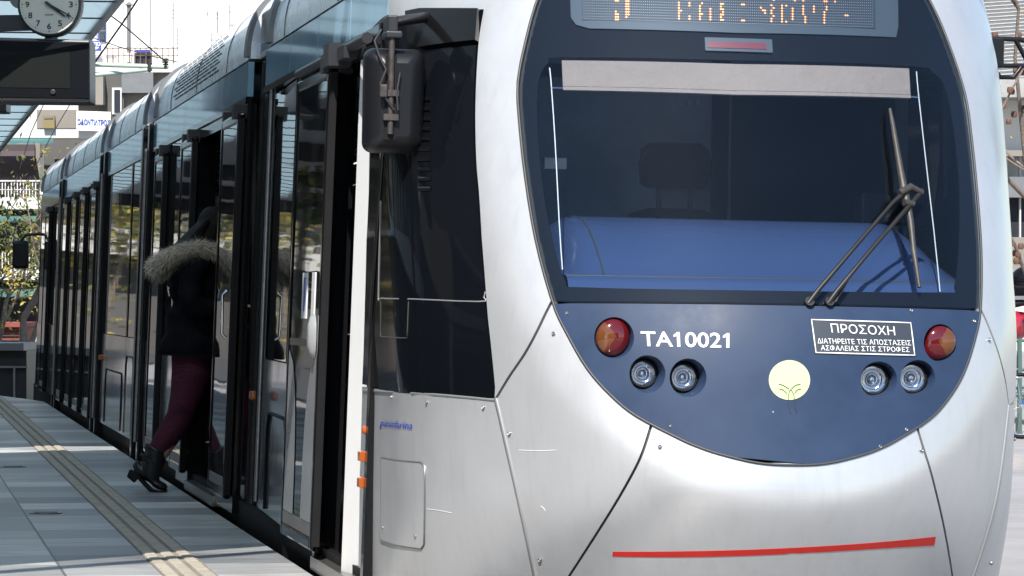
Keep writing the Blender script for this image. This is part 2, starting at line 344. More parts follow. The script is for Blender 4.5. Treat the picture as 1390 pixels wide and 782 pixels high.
# ------------------------------------------------------------------ the tram frame (standing on canted track)
CANT = R(1.0); ORG = np.array([0, 0, -0.35])
tram = empty('tram', tuple(ORG), 'silver articulated tram with navy front panel and open doors, standing at the platform', 'tram', rot=(0, CANT, 0))
def TB(): return MB(off=ORG)
def to_world(p):
    x, y, z = p[..., 0], p[..., 1], p[..., 2] + .35
    return np.stack([x * math.cos(CANT) + z * math.sin(CANT), y, -x * math.sin(CANT) + z * math.cos(CANT) - .35], -1)
def project(p):
    d = to_world(p) - CAM; xc = d @ RV; zc = d @ FV
    return np.stack([PX0 + F * xc / zc, YH - F * d[..., 2] / zc], -1)
# outline of the front glazing + navy panel ("egg"): half width against height, metres
EZ = np.array([.565, .571, .598, .622, .648, .714, .779, .866, .981, 1.082, 1.28, 1.487, 1.68, 1.83, 2.0, 2.131, 2.28, 2.43, 2.55, 2.62, 2.64])
EX = np.array([0, .116, .238, .31, .368, .491, .567, .637, .695, .732, .768, .786, .793, .789, .748, .704, .63, .51, .37, .19, 0])
def catmull(P, n=4, closed=False):
    P = np.asarray(P, float); out = []; N_ = len(P)
    for i in range(N_ if closed else N_ - 1):
        if closed: a, b, c, d = P[(i - 1) % N_], P[i], P[(i + 1) % N_], P[(i + 2) % N_]
        else: a, b, c, d = P[max(i - 1, 0)], P[i], P[i + 1], P[min(i + 2, N_ - 1)]
        for k in range(n):
            t = k / n; out.append(.5 * ((2 * b) + (c - a) * t + (2 * a - 5 * b + 4 * c - d) * t * t + (3 * b - a - 3 * c + d) * t ** 3))
    if not closed: out.append(P[-1])
    return np.array(out)
EGG = catmull(np.concatenate([np.stack([EX, EZ], 1), np.stack([-EX, EZ], 1)[::-1][1:-1]]), 4, True)
def sdist(x, z):
    shp = np.shape(x); P = np.stack([np.asarray(x, float).ravel(), np.asarray(z, float).ravel()], 1)
    A = EGG; B = np.roll(EGG, -1, 0); d = np.full(len(P), 9.); ins = np.zeros(len(P), bool)
    for a, b in zip(A, B):
        ab = b - a; t = np.clip(((P - a) @ ab) / (ab @ ab + 1e-12), 0, 1); q = a + t[:, None] * ab
        d = np.minimum(d, np.hypot(P[:, 0] - q[:, 0], P[:, 1] - q[:, 1]))
        c = ((a[1] > P[:, 1]) != (b[1] > P[:, 1]))
        if a[1] != b[1]: ins ^= c & (P[:, 0] < (b[0] - a[0]) * (P[:, 1] - a[1]) / (b[1] - a[1]) + a[0])
    return np.where(ins, -d, d).reshape(shp)
# signed distance sampled on a fine grid (bilinear look-up keeps the surface smooth and quick)
_gx = np.linspace(-1.4, 1.4, 281); _gz = np.linspace(-.8, 3.4, 421)
_SD = sdist(*np.meshgrid(_gx, _gz, indexing='ij'))
for _ in range(3):      # soften the medial ridges
    q_ = np.pad(_SD, 1, mode='edge'); _SD = (q_[:-2, 1:-1] + q_[2:, 1:-1] + q_[1:-1, :-2] + q_[1:-1, 2:] + 2 * q_[1:-1, 1:-1]) / 6
def sd(x, z):
    fx = np.clip((x + 1.4) / .01, 0, 279.999); fz = np.clip((z + .8) / .01, 0, 419.999); i = fx.astype(int); j = fz.astype(int); a = fx - i; b = fz - j
    return _SD[i, j] * (1 - a) * (1 - b) + _SD[i + 1, j] * a * (1 - b) + _SD[i, j + 1] * (1 - a) * b + _SD[i + 1, j + 1] * a * b
_pz = np.linspace(-.8, 3.4, 841)
_py = np.interp(_pz, [-.8, -.2, .1, .3, .44, .565, .66, .78, .87, .98, 1.08, 1.28, 1.5, 1.78, 2.0, 2.16, 2.5, 2.8, 3.4],
                [.02, -.06, -.11, -.14, -.152, -.122, -.105, -.085, -.066, -.038, .0, .105, .215, .35, .465, .565, .79, 1.02, 1.5])
for _ in range(24): q_ = np.pad(_py, 6, mode='reflect', reflect_type='odd'); _py = np.convolve(q_, np.ones(13) / 13, 'valid')
LN, BN, S0, WN = 1.0, .44, .125, .016
def aw(z):
    z = np.asarray(z, float)
    return 1.128 + .022 * np.clip((z - .7) / .6, 0, 1) + .004 * np.clip(z - 1.3, 0, 9) * 0 - .010 * np.clip(.4 - z, 0, 9) - .010 * np.clip(z - 1.4, 0, 9) - .22 * np.clip(z - 2.1, 0, 9) ** 2
def S(u, z):
    u = np.asarray(u, float); z = np.asarray(z, float); h = math.pi / 2
    t = np.clip(u, -h, h); ex = np.abs(u) - np.abs(t)
    k_ = np.clip((t - .72) / .55, 0, 1); k_ = k_ * k_ * (3 - 2 * k_)
    a = aw(z); x = a * np.sin(t) - .064 * k_ * np.clip((2.0 - z) / .8, 0, 1)
    y = np.interp(z, _pz, _py) + LN * (1 - np.cos(t)) + ex
    y = y + BN * WN * np.logaddexp(0, (sd(x, z) - S0) / WN)
    return np.stack([x, y, z + 0 * u], -1)
def Sn(u, z, e=2e-3):
    u = np.asarray(u, float); z = np.asarray(z, float)
    n = np.cross(S(u + e, z) - S(u - e, z), S(u, z + e) - S(u, z - e))
    return n / np.linalg.norm(n, axis=-1, keepdims=True)
def SP(u, z, lift=0.0):
    return S(u, z) + Sn(u, z, 8e-3) * lift
_gu = np.linspace(-2.9, 1.30, 211); _gzz = np.linspace(-.45, 2.9, 169)
_GU, _GZ = np.meshgrid(_gu, _gzz, indexing='ij'); _GP = project(S(_GU, _GZ)).reshape(-1, 2)
def uz(pxs, lift=0.0):
    """photo pixels -> (u, z) on the nose surface"""
    pxs = np.atleast_2d(np.asarray(pxs, float)); out = []
    for p in pxs:
        k = np.argmin(((_GP - p) ** 2).sum(1)); v = np.array([_GU.ravel()[k], _GZ.ravel()[k]])
        for _ in range(12):
            f0 = project(SP(v[0], v[1], lift)); e = 1e-4
            J = np.stack([(project(SP(v[0] + e, v[1], lift)) - f0) / e, (project(SP(v[0], v[1] + e, lift)) - f0) / e], 1)
            try: dv = np.linalg.solve(J, p - f0)
            except Exception: break
            v = v + np.clip(dv, -.1, .1)
            if np.abs(p - f0).max() < .02: break
        out.append(v)
    return np.array(out)
def inpoly(P, poly):
    x, z = P[:, 0], P[:, 1]; ins = np.zeros(len(P), bool)
    for a, b in zip(poly, np.roll(poly, -1, 0)):
        if a[1] == b[1]: continue
        c = ((a[1] > z) != (b[1] > z)); ins ^= c & (x < (b[0] - a[0]) * (z - a[1]) / (b[1] - a[1]) + a[0])
    return ins
def dens(poly, d, closed=True):
    poly = np.asarray(poly, float); out = []; n = len(poly)
    for i in range(n if closed else n - 1):
        a, b = poly[i], poly[(i + 1) % n]; k = max(1, int(np.ceil(np.linalg.norm(b - a) / d)))
        for j in range(k): out.append(a + (b - a) * j / k)
    if not closed: out.append(poly[-1])
    return np.array(out)
def panel(name, outline, m, parent=tram, holes=(), lift=0.0, thick=0.012, sp=.03, label=None, surf=None):
    """sheet on the nose surface bounded by an outline in (u, z), with its own thickness"""
    surf = surf or (SP, Sn)
    outs = [dens(o, sp) for o in [outline] + list(holes)]
    V, E = [], []
    for o in outs:
        b = len(V); V += [tuple(p) for p in o]; E += [(b + i, b + (i + 1) % len(o)) for i in range(len(o))]
    lo = np.min(outs[0], 0); hi = np.max(outs[0], 0)
    gu = np.arange(lo[0], hi[0], sp); gz = np.arange(lo[1], hi[1], sp * .9)
    G = np.array([(x + (j % 2) * sp / 2, z) for j, z in enumerate(gz) for x in gu])
    if len(G):
        k = inpoly(G, outs[0])
        for h in outs[1:]: k &= ~inpoly(G, h)
        G = G[k]
        if len(G):
            B = np.concatenate(outs); keep = np.ones(len(G), bool)
            for i in range(0, len(G), 500):
                keep[i:i + 500] = (((G[i:i + 500, None] - B[None]) ** 2).sum(-1).min(1) > (sp * .45) ** 2)
            V += [tuple(p) for p in G[keep]]
    r = geometry.delaunay_2d_cdt([Vector(v) for v in V], E, [], 0, 1e-7)
    P = np.array([tuple(v) for v in r[0]]); T = np.array([f for f in r[2] if len(f) == 3])
    c = P[T].mean(1); k = inpoly(c, outs[0])
    for h in outs[1:]: k &= ~inpoly(c, h)
    T = T[k]
    a = P[T]; ar = (a[:, 1, 0] - a[:, 0, 0]) * (a[:, 2, 1] - a[:, 0, 1]) - (a[:, 2, 0] - a[:, 0, 0]) * (a[:, 1, 1] - a[:, 0, 1])
    T[ar < 0] = T[ar < 0][:, ::-1]
    top = surf[0](P[:, 0], P[:, 1], lift); bot = surf[0](P[:, 0], P[:, 1], lift - thick); nr = surf[1](P[:, 0], P[:, 1])
    cnt = {}
    for t in T:
        for i in range(3):
            e = (int(t[i]), int(t[(i + 1) % 3])); cnt[e] = 1
    bd = [e for e in cnt if (e[1], e[0]) not in cnt]
    n = len(P); vs = np.concatenate([top, bot]) - ORG
    rv, rf = [], []
    for a_, b_ in bd:
        q = len(vs) + len(rv); rv += [top[a_] - ORG, top[b_] - ORG, bot[b_] - ORG, bot[a_] - ORG]; rf.append((q + 1, q, q + 3, q + 2))
    fs = [tuple(int(i) for i in t) for t in T] + [tuple(int(i) + n for i in t[::-1]) for t in T] + rf
    me = bpy.data.meshes.new(name); me.from_pydata([tuple(v) for v in np.concatenate([vs, np.array(rv)])], [], fs); me.materials.append(m)
    me.polygons.foreach_set('use_smooth', [True] * (2 * len(T)) + [False] * len(rf)); me.update()
    nv = np.zeros((len(me.vertices), 3)); nv[:n] = nr; nv[n:2 * n] = -nr
    for i, (a_, b_) in enumerate(bd):
        e = top[b_] - top[a_]; nn = np.cross(e, nr[a_]); nn = nn / (np.linalg.norm(nn) + 1e-9); nv[2 * n + 4 * i:2 * n + 4 * i + 4] = nn
    me.normals_split_custom_set_from_vertices([tuple(v) for v in nv])
    return link(name, me, parent, label)
def mirror(P): P = np.array(P, float).copy(); P[:, 0] *= -1; return P[::-1]
def ell(cx, cy, rx, ry=None, n=36): return np.array([(cx + rx * math.cos(2 * math.pi * k / n), cy - (ry or rx) * math.sin(2 * math.pi * k / n)) for k in range(n)])
def strip_on(name, uzl, width, m, parent=tram, lift=.003, thick=.006, closed=False, b=None):
    """raised band of given width (m) following a polyline on the nose"""
    P = np.asarray(uzl, float); X = SP(P[:, 0], P[:, 1], 0); Nn = Sn(P[:, 0], P[:, 1]); rings = []
    n = len(P)
    for i in range(n):
        t = X[(i + 1) % n if closed else min(i + 1, n - 1)] - X[i - 1 if (closed or i) else 0]; t = t / (np.linalg.norm(t) + 1e-9)
        s_ = np.cross(t, Nn[i]) * width / 2
        rings.append([X[i] - s_ + Nn[i] * (lift - thick), X[i] - s_ * .8 + Nn[i] * lift, X[i] + Nn[i] * (lift * 1.15), X[i] + s_ * .8 + Nn[i] * lift, X[i] + s_ + Nn[i] * (lift - thick)])
    if closed: rings.append(rings[0])
    mb = b or TB(); mb.loft(rings, cap=not closed, smooth=True)
    return mb if b is not None else mb.build(name, m, parent)

FONT = None
def text2d(s, bold=0.0, shear=0.0, res=4):
    cu = bpy.data.curves.new('txt', 'FONT'); cu.body = s; cu.resolution_u = res; cu.offset = bold; cu.shear = shear
    o = bpy.data.objects.new('txt', cu); COL.objects.link(o)
    dg = bpy.context.evaluated_depsgraph_get(); me = bpy.data.meshes.new_from_object(o.evaluated_get(dg))
    V = np.array([v.co[:2] for v in me.vertices]); Fc = [list(p.vertices) for p in me.polygons]
    bpy.data.objects.remove(o); bpy.data.curves.remove(cu); bpy.data.meshes.remove(me)
    lo, hi = V.min(0), V.max(0); V = (V - lo) / (hi - lo)
    return V, Fc
def quadmap(V, TL, TR, BR, BL):
    TL, TR, BR, BL = map(np.array, (TL, TR, BR, BL)); u = V[:, :1]; v = V[:, 1:2]
    return (BL * (1 - u) + BR * u) * (1 - v) + (TL * (1 - u) + TR * u) * v
def text_on_nose(name, s, quad, m, parent, lift, bold=0.0, shear=0.0):
    V, Fc = text2d(s, bold, shear); P = quadmap(V, *quad)
    # bilinear fit of pixel -> (u,z) through the quad corners and centre grid
    g = np.array([(x, y) for x in np.linspace(0, 1, 5) for y in np.linspace(0, 1, 3)]); G = uz(quadmap(g, *quad), lift)
    A = lambda q: np.stack([np.ones(len(q)), q[:, 0], q[:, 1], q[:, 0] * q[:, 1], q[:, 0] ** 2, q[:, 1] ** 2], 1)
    co_, *_ = np.linalg.lstsq(A(g), G, rcond=None); W_ = A(V) @ co_
    mb = TB(); mb.add(SP(W_[:, 0], W_[:, 1], lift), Fc); return mb.build(name, m, parent)
def hull_t(x, z): return np.arcsin(np.clip(x / aw(z), -1, 1))

# ================================================================== THE NOSE
egg_uz = np.stack([hull_t(EGG[:, 0], EGG[:, 1]), EGG[:, 1]], 1)              # whole egg, clockwise-ish from bottom over +x
def egg_between(z0, z1, side, off=0.0):
    zz = np.linspace(z0, z1, 24); k = np.argsort(EGG[:, 1]); r = EGG[EGG[:, 0] >= -1e-6]; r = r[np.argsort(r[:, 1])]
    xx = np.interp(zz, r[:, 1], r[:, 0]) + off
    return np.stack([side * hull_t(xx, zz), zz], 1)
ZB, ZT = -.32, 2.72
seamA = uz([(884, 577), (878, 597), (868, 624), (841, 674), (805, 732), (772.6, 782)]); seamA = catmull(np.vstack([seamA, [seamA[-1] + (seamA[-1] - seamA[-2]) * 1.1]]), 4)
seamA = seamA[seamA[:, 1] > ZB]; seamA = np.vstack([seamA, [seamA[-1, 0] + .0, ZB]])
seamB = catmull(uz([(750, 407), (741, 424), (729, 449), (712, 480), (691, 511), (673, 541)]), 4)     # surround / corner panel
seamC = uz([(673, 541), (681, 575), (700, 659), (713, 718), (726.5, 782)]); seamC = catmull(np.vstack([seamC, [seamC[-1] + (seamC[-1] - seamC[-2]) * 1.3]]), 4)
seamC = seamC[seamC[:, 1] > ZB]; seamC = np.vstack([seamC, [seamC[-1, 0], ZB]])
edgeD = uz([(503.5, 190), (499, 300), (494.5, 430), (491, 535), (488, 650), (486, 782)])               # door jamb edge
jt = lambda z: np.interp(z, edgeD[::-1, 1], edgeD[::-1, 0])
glassR = catmull(uz([(655, 14), (648, 60), (644, 138), (645, 215), (650, 279), (659, 408), (663.5, 455), (672, 541)]), 4)   # black side glass / surround
zA = seamA[0, 1]; zBt = seamB[0, 1]; zBb = seamB[-1, 1]
print('seams', zA, zBt, zBb, glassR[0], edgeD[0], edgeD[-1])
G_ = .0045
offu = lambda P, d: np.stack([P[:, 0] + d, P[:, 1]], 1)
# centre bumper below the egg
eL = egg_between(zA, .566, -1, .006); eR = egg_between(.566, zA, 1, .006)
bump = np.vstack([offu(seamA, G_)[::-1], eL, eR, mirror(offu(seamA, G_))[::-1]])
bump = np.vstack([offu(seamA, G_)[::-1], eL[1:-1], eR[1:-1], np.stack([-offu(seamA, G_)[:, 0], seamA[:, 1]], 1)])
panel('bumper', bump, M['silver'], sp=.028)
# corner panels
cp = np.vstack([offu(seamA, -G_), offu(seamC, G_)[::-1], np.stack([seamB[:, 0] + G_, seamB[:, 1] - G_ * .6], 1)[::-1][1:], egg_between(zBt - .012, zA, -1, .006)[1:-1]])
panel('corner_panel', cp, M['silver'], sp=.028); panel('corner_panel', mirror(cp), M['silver'], sp=.028)
# surround of the windscreen: both pillars and the brow in one piece
topz = glassR[0, 1]
left_up = np.vstack([offu(seamB, -G_), offu(glassR, G_)[::-1][1:]])
REAR = uz([(527, 10)])[0, 0]
brow_l = np.array([(glassR[0, 0] + G_, topz + .004), (REAR, topz + .004), (REAR, ZT)])
SH = .30; glassS = glassR.copy(); glassS[:, 0] -= SH * np.clip((glassR[:, 1] - zBb) / .01, 0, 1)
right_up = np.vstack([offu(seamB, -G_), offu(glassS, G_)[::-1][1:]]); brow_r = np.array([(glassS[0, 0] + G_, topz + .004), (REAR - .15, topz + .004), (REAR - .15, ZT)])
eggtop = egg_uz[(egg_uz[:, 1] > zBt + .004)]; er = egg_uz[(egg_uz[:, 1] > zBt + .004) & (egg_uz[:, 0] > 0)]; er = er[np.argsort(er[:, 1])]
er = egg_between(zBt + .006, 2.638, 1, .006)
ring = np.vstack([left_up, brow_l, np.stack([-brow_r[:, 0], brow_r[:, 1]], 1)[::-1], np.stack([-right_up[:, 0], right_up[:, 1]], 1)[::-1], er, np.stack([-er[:, 0], er[:, 1]], 1)[::-1][1:]])
panel('windscreen_surround', ring, M['silver'], sp=.032)
# cab sides
zz = np.linspace(zBb - .003, ZB, 14); je = np.stack([np.minimum(jt(zz), seamC[-1, 0] - .05), zz], 1)
cs = np.vstack([offu(seamC, -G_), je[::-1]])
cab_side = panel('cab_side_panel', cs, M['silver'], sp=.028); panel('cab_side_panel', mirror(cs), M['silver'], sp=.028)
zz = np.linspace(topz - .004, zBb + .006, 14); je2 = np.stack([jt(zz), zz], 1)
cw = np.vstack([offu(glassR, -G_)[:], je2[::-1]])
cabw = panel('cab_window', cw, M['cabglass'], sp=.04, thick=.01); panel('cab_window', mirror(np.vstack([offu(glassS, -G_)[:], np.stack([je2[:, 0] - .3, je2[:, 1]], 1)[::-1]])), M['cabglass'], sp=.04, thick=.01)
# dark liner under all seams
lin = np.array([(jt(ZB) + .02, ZB + .01), (jt(.5) + .03, .5), (jt(topz) + .03, topz), (REAR + .01, topz + .03), (REAR + .01, ZT - .01)])
lin = np.vstack([lin, np.stack([-lin[:, 0], lin[:, 1]], 1)[::-1]])
panel('body_liner', lin, M['seam'], holes=[egg_uz * [.985, 1] + [0, 0]], lift=-.012, thick=.01, sp=.06)
# roof cap over the cab
b = TB(); us = np.linspace(REAR, -REAR, 41); ed = SP(us, np.full_like(us, ZT), -.004)
b.add(np.vstack([ed, np.stack([ed[:, 0] * .55, ed[:, 1] + .28, np.full(41, ZT + .07)], 1), np.stack([ed[:, 0] * .2, np.full(41, 2.1), np.full(41, ZT + .09)], 1)]),
      [(r_ * 41 + k, r_ * 41 + k + 1, (r_ + 1) * 41 + k + 1, (r_ + 1) * 41 + k) for r_ in range(2) for k in range(40)], True).build('roof_cap', M['silver'], tram)

# ---- navy panel (lower part of the egg) with recessed lamps
zsplit_px = uz([(757, 411), (900, 411.5), (1050, 413.5), (1200, 416.5), (1328, 420.5)])
zs = np.polyfit(zsplit_px[:, 0], zsplit_px[:, 1], 2)
zsp = lambda u: np.polyval([zs[0], 0, zs[2]], u) if True else 0
lowR = egg_between(.567, zsp(.74) - .006, 1, -.004)
us = np.linspace(lowR[-1, 0], -lowR[-1, 0], 30)[1:-1]
np_out = np.vstack([lowR, np.stack([us, zsp(us) - .004], 1), np.stack([-lowR[:, 0], lowR[:, 1]], 1)[::-1][:-1]])
LAMPS = [('tail', 834, 459, 27, 28, .045), ('head', 879, 508, 24.5, 25.5, .09), ('head', 934, 513, 25, 26, .09), ('head', 1192, 516, 25, 25, .09), ('head', 1245, 514, 23.5, 25, .09), ('tail', 1275, 466, 22, 25.5, .045)]
holes = [uz(ell(c[1], c[2], c[3], c[4], 64)) for c in LAMPS]
front = panel('front_panel', np_out, M['navy'], holes=holes, lift=.004, thick=.012, sp=.028)
front['label'] = 'navy blue painted panel under the windscreen'
for (kind, cx_, cy_, rx_, ry_, dep), h in zip(LAMPS, holes):
    rim = SP(h[:, 0], h[:, 1], .002); cen = rim.mean(0); ax = np.array([0, 1., .0])
    inn = cen + (rim - cen) * .97 + ax * .004
    back = cen + (rim - cen) * (.80 if kind == 'head' else .93); back[:, 1] = cen[1] + dep
    rb = (np.abs((back - back.mean(0))[:, [0, 2]]).max())
    b = TB(); b.loft([rim, inn, back], cap=False); b.add(np.vstack([back]), [tuple(range(len(back)))])
    lamp = b.build('headlamp' if kind == 'head' else 'tail_lamp', M['navy'] if kind == 'head' else M['navy'], tram)
    c = back.mean(0)
    if kind == 'head':
        r = rb * .80
        b = TB(); b.loft([ring_pts(c + [0, -.012, 0], (0, -1, 0), rb * 1.0, 28), ring_pts(c + [0, -.028, 0], (0, -1, 0), rb * .98, 28), ring_pts(c + [0, -.030, 0], (0, -1, 0), r * 1.03, 28), ring_pts(c + [0, -.004, 0], (0, -1, 0), r * 1.0, 28)], cap=False)
        b.build('bezel', M['rubber'], lamp)
        b = TB(); b.loft([ring_pts(c + [0, -.022 + d_, 0], (0, -1, 0), r * k_, 28) for k_, d_ in ((1, 0), (.85, .012), (.62, .020), (.45, .014), (.30, .006), (.02, .004))], cap=False)
        b.build('reflector', M['chrome'], lamp)
        b = TB(); b.loft([ring_pts(c + [0, -.024 - d_, 0], (0, -1, 0), r * k_, 28) for k_, d_ in ((1, 0), (.8, .008), (.5, .014), (.05, .017))], cap=True)
        b.build('lens', M['lens_glass'], lamp)
    else:
        sx = 1 if cx_ < 1000 else -1; r = rb * .97
        P = []
        b = TB()
        n = 32
        rings = [[Vector(c + np.array([k_ * (q - c)[0], -.012 - d_, k_ * (q - c)[2]])) for q in back] for k_, d_ in ((1.0, 0), (.97, .02), (.92, .0245), (.86, .0275), (.8, .030), (.72, .0325), (.64, .0347), (.56, .0362), (.48, .0374), (.40, .0383), (.32, .039), (.24, .0395), (.16, .0398), (.08, .04), (.02, .04))]
        b.use(M['red_lens']); b.use(M['amber_lens']); b.use(M['red_lens'])
        vs = [q for rg in rings for q in rg]; m_ = len(back); fr, fa = [], []
        for i in range(len(rings) - 1):
            for k in range(m_):
                q = (i * m_ + k, i * m_ + (k + 1) % m_, (i + 1) * m_ + (k + 1) % m_, (i + 1) * m_ + k)
                mid = sum((np.array(vs[j]) for j in q), np.zeros(3)) / 4 - c
                (fa if (mid[0] * sx < -abs(mid[2] - .005) * .75 + rb * .10) else fr).append(q)
        b.add(vs, fr, True); b.use(M['amber_lens']); b.add(vs, fa, True)
        b.build('lens', None, lamp)
        b = TB(); b.ball(c + np.array([sx * rb * .35, -.034, rb * .05]), rb * .12, 6, (1, .5, 1)); b.build('bulb_glint', M['red_lens'], lamp)
# edge seal around the egg
strip_on('egg_seal', egg_uz, .009, M['seam'], lift=.005, closed=True)
# screws
def screws(pxs, m, r=.0062, parent=tram):
    for q in uz(pxs):
        p = SP(q[0], q[1], .0); n = Sn(q[0], q[1]); b = TB()
        b.loft([ring_pts(p - n * .004 + n * (.004 if parent is front else 0), n, r * 1.15, 14), ring_pts(p + n * .006, n, r, 14), ring_pts(p + n * .0075, n, r * .75, 14), ring_pts(p + n * .005, n, r * .35, 14)], True, False)
        b.build('screw', m, parent)
screws([(770, 425.5), (910, 578.5), (1229.5, 583.5), (1194, 606.5), (1321, 436.5), (1236, 422)], M['steel'], parent=front)
screws([(752, 453), (896, 606.5), (1250, 611), (1342, 461.5), (692, 588.5), (733.5, 759.5), (1376, 596), (1345, 764)], M['steel'])
# fleet number, sign, emblem
text_on_nose('fleet_number', 'TA10021', [(869.5, 449.5), (990, 452), (990, 472.5), (871, 470)], M['white'], front, .0062, bold=.012)
for (xa, ya) in ((918.6, 450.9), (985.6, 452.3)):
    b = TB(); q_ = uz([(xa + 1, ya), (xa + 1, ya + 4.6), (xa - 4.2, ya + 6.6), (xa - 4.2, ya + 3.6)], .0062); b.add(SP(q_[:, 0], q_[:, 1], .0062), [(0, 1, 2, 3)]); b.build('fleet_number', M['white'], front)
sg = uz([(1100, 432.5), (1237, 437), (1243, 484), (1106, 480)], .006)
sign = panel('warning_sign', sg, M['signblack'], front, lift=.0065, thick=.002, sp=.05)
bo = dens(uz([(1101.5, 434), (1236, 438.3), (1241.5, 482.5), (1107.5, 478.7)], .007), .06)
strip_on('border', bo, .0052, M['white'], sign, lift=.0085, thick=.001, closed=True)
text_on_nose('sign_text', 'ΠΡΟΣΟΧΗ', [(1127, 439), (1214, 443), (1215.5, 455.5), (1129, 451.5)], M['white'], sign, .0085, bold=.0)
text_on_nose('sign_text', 'ΔΙΑΤΗΡΕΙΤΕ ΤΙΣ ΑΠΟΣΤΑΣΕΙΣ', [(1109, 459), (1236, 462), (1237, 469), (1110, 466.2)], M['white'], sign, .0085, bold=.004)
text_on_nose('sign_text', 'ΑΣΦΑΛΕΙΑΣ ΣΤΙΣ ΣΤΡΟΦΕΣ', [(1114, 468.3), (1234, 471), (1235, 478.2), (1114.5, 475.8)], M['white'], sign, .0085, bold=.004)
emb = panel('emblem', uz(ell(1071.5, 516, 28, 27), .005), M['emblem'], front, lift=.0062, thick=.002, sp=.03)
b = TB()
for pl in ([(1057, 521.5), (1063, 523), (1071, 528)], [(1086.5, 521.5), (1080, 523), (1074, 528)], [(1058, 528), (1063, 529.5), (1068, 534)], [(1087, 528), (1082, 529.5), (1078.5, 534)],
           [(1070.5, 543), (1070.3, 536), (1073, 529), (1077, 535), (1078.5, 542.5)], ):
    strip_on('', catmull(uz(pl, .007), 4), .0024, None, lift=.0085, thick=.001, b=b)
b.build('palm_drawing', M['green_ink'], emb)
b = TB()
for pl in ([(1070.5, 543), (1071.5, 552), (1073, 561)], [(1078.5, 542.5), (1079.5, 551), (1081.5, 559)]):
    strip_on('', catmull(uz(pl, .007), 4), .0022, None, lift=.0068, thick=.001, b=b)
b.build('trunk_drawing', M['signblack'], emb)
# red stripe on the bumper
st = uz([(832, 749), (900, 748.5), (970, 747.5), (1040, 745.5), (1110, 742), (1190, 736), (1270, 728.5)]); lo = uz([(1270, 740), (1190, 746), (1112, 750), (1090, 749), (1040, 753.5), (970, 756.5), (900, 756.5), (832, 755)])
pf1 = np.polyfit(st[:, 0], st[:, 1], 3); pf2 = np.polyfit(lo[:, 0], lo[:, 1], 3); us_ = np.linspace(st[0, 0], st[-1, 0], 40)
nick = np.array([max(0, .9 - abs(u_ - .06) / .012) * .006 + max(0, .9 - abs(u_ - .015) / .008) * .004 for u_ in us_])
panel('red_stripe', np.vstack([np.stack([us_, np.polyval(pf1, us_)], 1), np.stack([us_, np.polyval(pf2, us_) + nick], 1)[::-1]]), M['red_tape'], lift=.0012, thick=.001, sp=.02)
# seam edge highlights (bright rubber lips)
for P_, s_ in ((seamC, 1), (seamC, -1)):
    Q = P_.copy(); Q[:, 0] *= s_; strip_on('seam_lip', Q, .016, M['seal'], lift=.004, thick=.010)
# flap and script on the cab side
fl = uz([(518, 621), (572, 628), (577, 633), (576, 739), (572, 745), (517, 733)])
flap = panel('access_flap', fl, M['silver'], cab_side, lift=.0035, thick=.003, sp=.04)
strip_on('flap_edge', dens(fl, .05), .006, M['steel'], flap, lift=.004, thick=.004, closed=True)
screws([(521, 716), (565, 728)], M['steel'], parent=flap)
text_on_nose('maker_script', 'pininfarina', [(515, 569), (558.5, 572.5), (558.5, 586.5), (515, 582)], M['blue_ink'], cab_side, .0025, bold=.0, shear=.3)
screws([(532, 539), (580, 546), (657, 553)], M['steel'], r=.0055, parent=cab_side)
for pl_ in ([(579, 691), (596, 693), (613, 696.5)], [(704, 611), (732, 612), (755, 611)], [(734, 687), (738, 690), (740, 694)]):
    strip_on('scratch', catmull(uz(pl_), 3), .0022, M['white'], tram, lift=.0009, thick=.001)
# amber side markers
for (px_, py_, sz) in ((503, 584, .018), (502, 619.5, .027), (501, 655, .027)):
    q = uz([(px_, py_)])[0]; p = SP(*q); n = Sn(*q); t = np.array([0, 1., 0]); t -= n * (t @ n); t /= np.linalg.norm(t); v = np.cross(n, t)
    b = TB(); a_, c_ = sz * 1.25, sz * .75
    if sz < .02:
        b.loft([ring_pts(p, n, .02, 14), ring_pts(p + n * .02, n, .019, 14), ring_pts(p + n * .032, n, .012, 14)])
    else:
        pr = lambda h, k: [p + n * h + t * (sx * a_ * k) + v * (sy * c_ * k) for sx, sy in ((-1, -1), (1, -1), (1, 1), (-1, 1))]
        b.loft([pr(0, 1), pr(.03, 1), pr(.042, .8)], True, False)
    mk = b.build('side_marker', M['amber_side'], tram, bevel=.004)
    b = TB(); pr = lambda h, k: [p + n * h + t * (sx * (a_ + .006) * k) + v * (sy * (c_ + .006) * k) for sx, sy in ((-1, -1), (1, -1), (1, 1), (-1, 1))]
    b.loft([pr(-.002, 1), pr(.008, 1)], True, False); b.build('marker_base', M['rubber'], mk)

# ---- windscreen and everything behind it
upR = egg_between(zsp(.74) + .008, 2.632, 1, -.004)
ws_low = np.stack([np.linspace(-upR[0, 0], upR[0, 0], 30)[1:-1], zsp(np.linspace(-upR[0, 0], upR[0, 0], 30)[1:-1]) + .004], 1)
ws_out = np.vstack([ws_low, upR, np.stack([-upR[:, 0], upR[:, 1]], 1)[::-1][1:]])
ws = panel('windscreen', ws_out, M['windscreen'], lift=.003, thick=.006, sp=.045)
# single reflecting sheet: keep outer face only
clear = uz([(745, 84), (765, 78), (1000, 82), (1240, 90), (1265, 98), (1283, 118), (1296, 180), (1303, 260), (1302, 330), (1296, 390), (1280, 397), (1000, 394), (790, 390), (768, 383), (752, 335), (736, 250), (729, 170), (731, 110)], -.012)
led_hole = None
panel('window_mask', ws_out * [.995, 1] + [0, 0], M['frit'], ws, holes=[catmull(clear, 3, True)], lift=-.012, thick=.004, sp=.05)
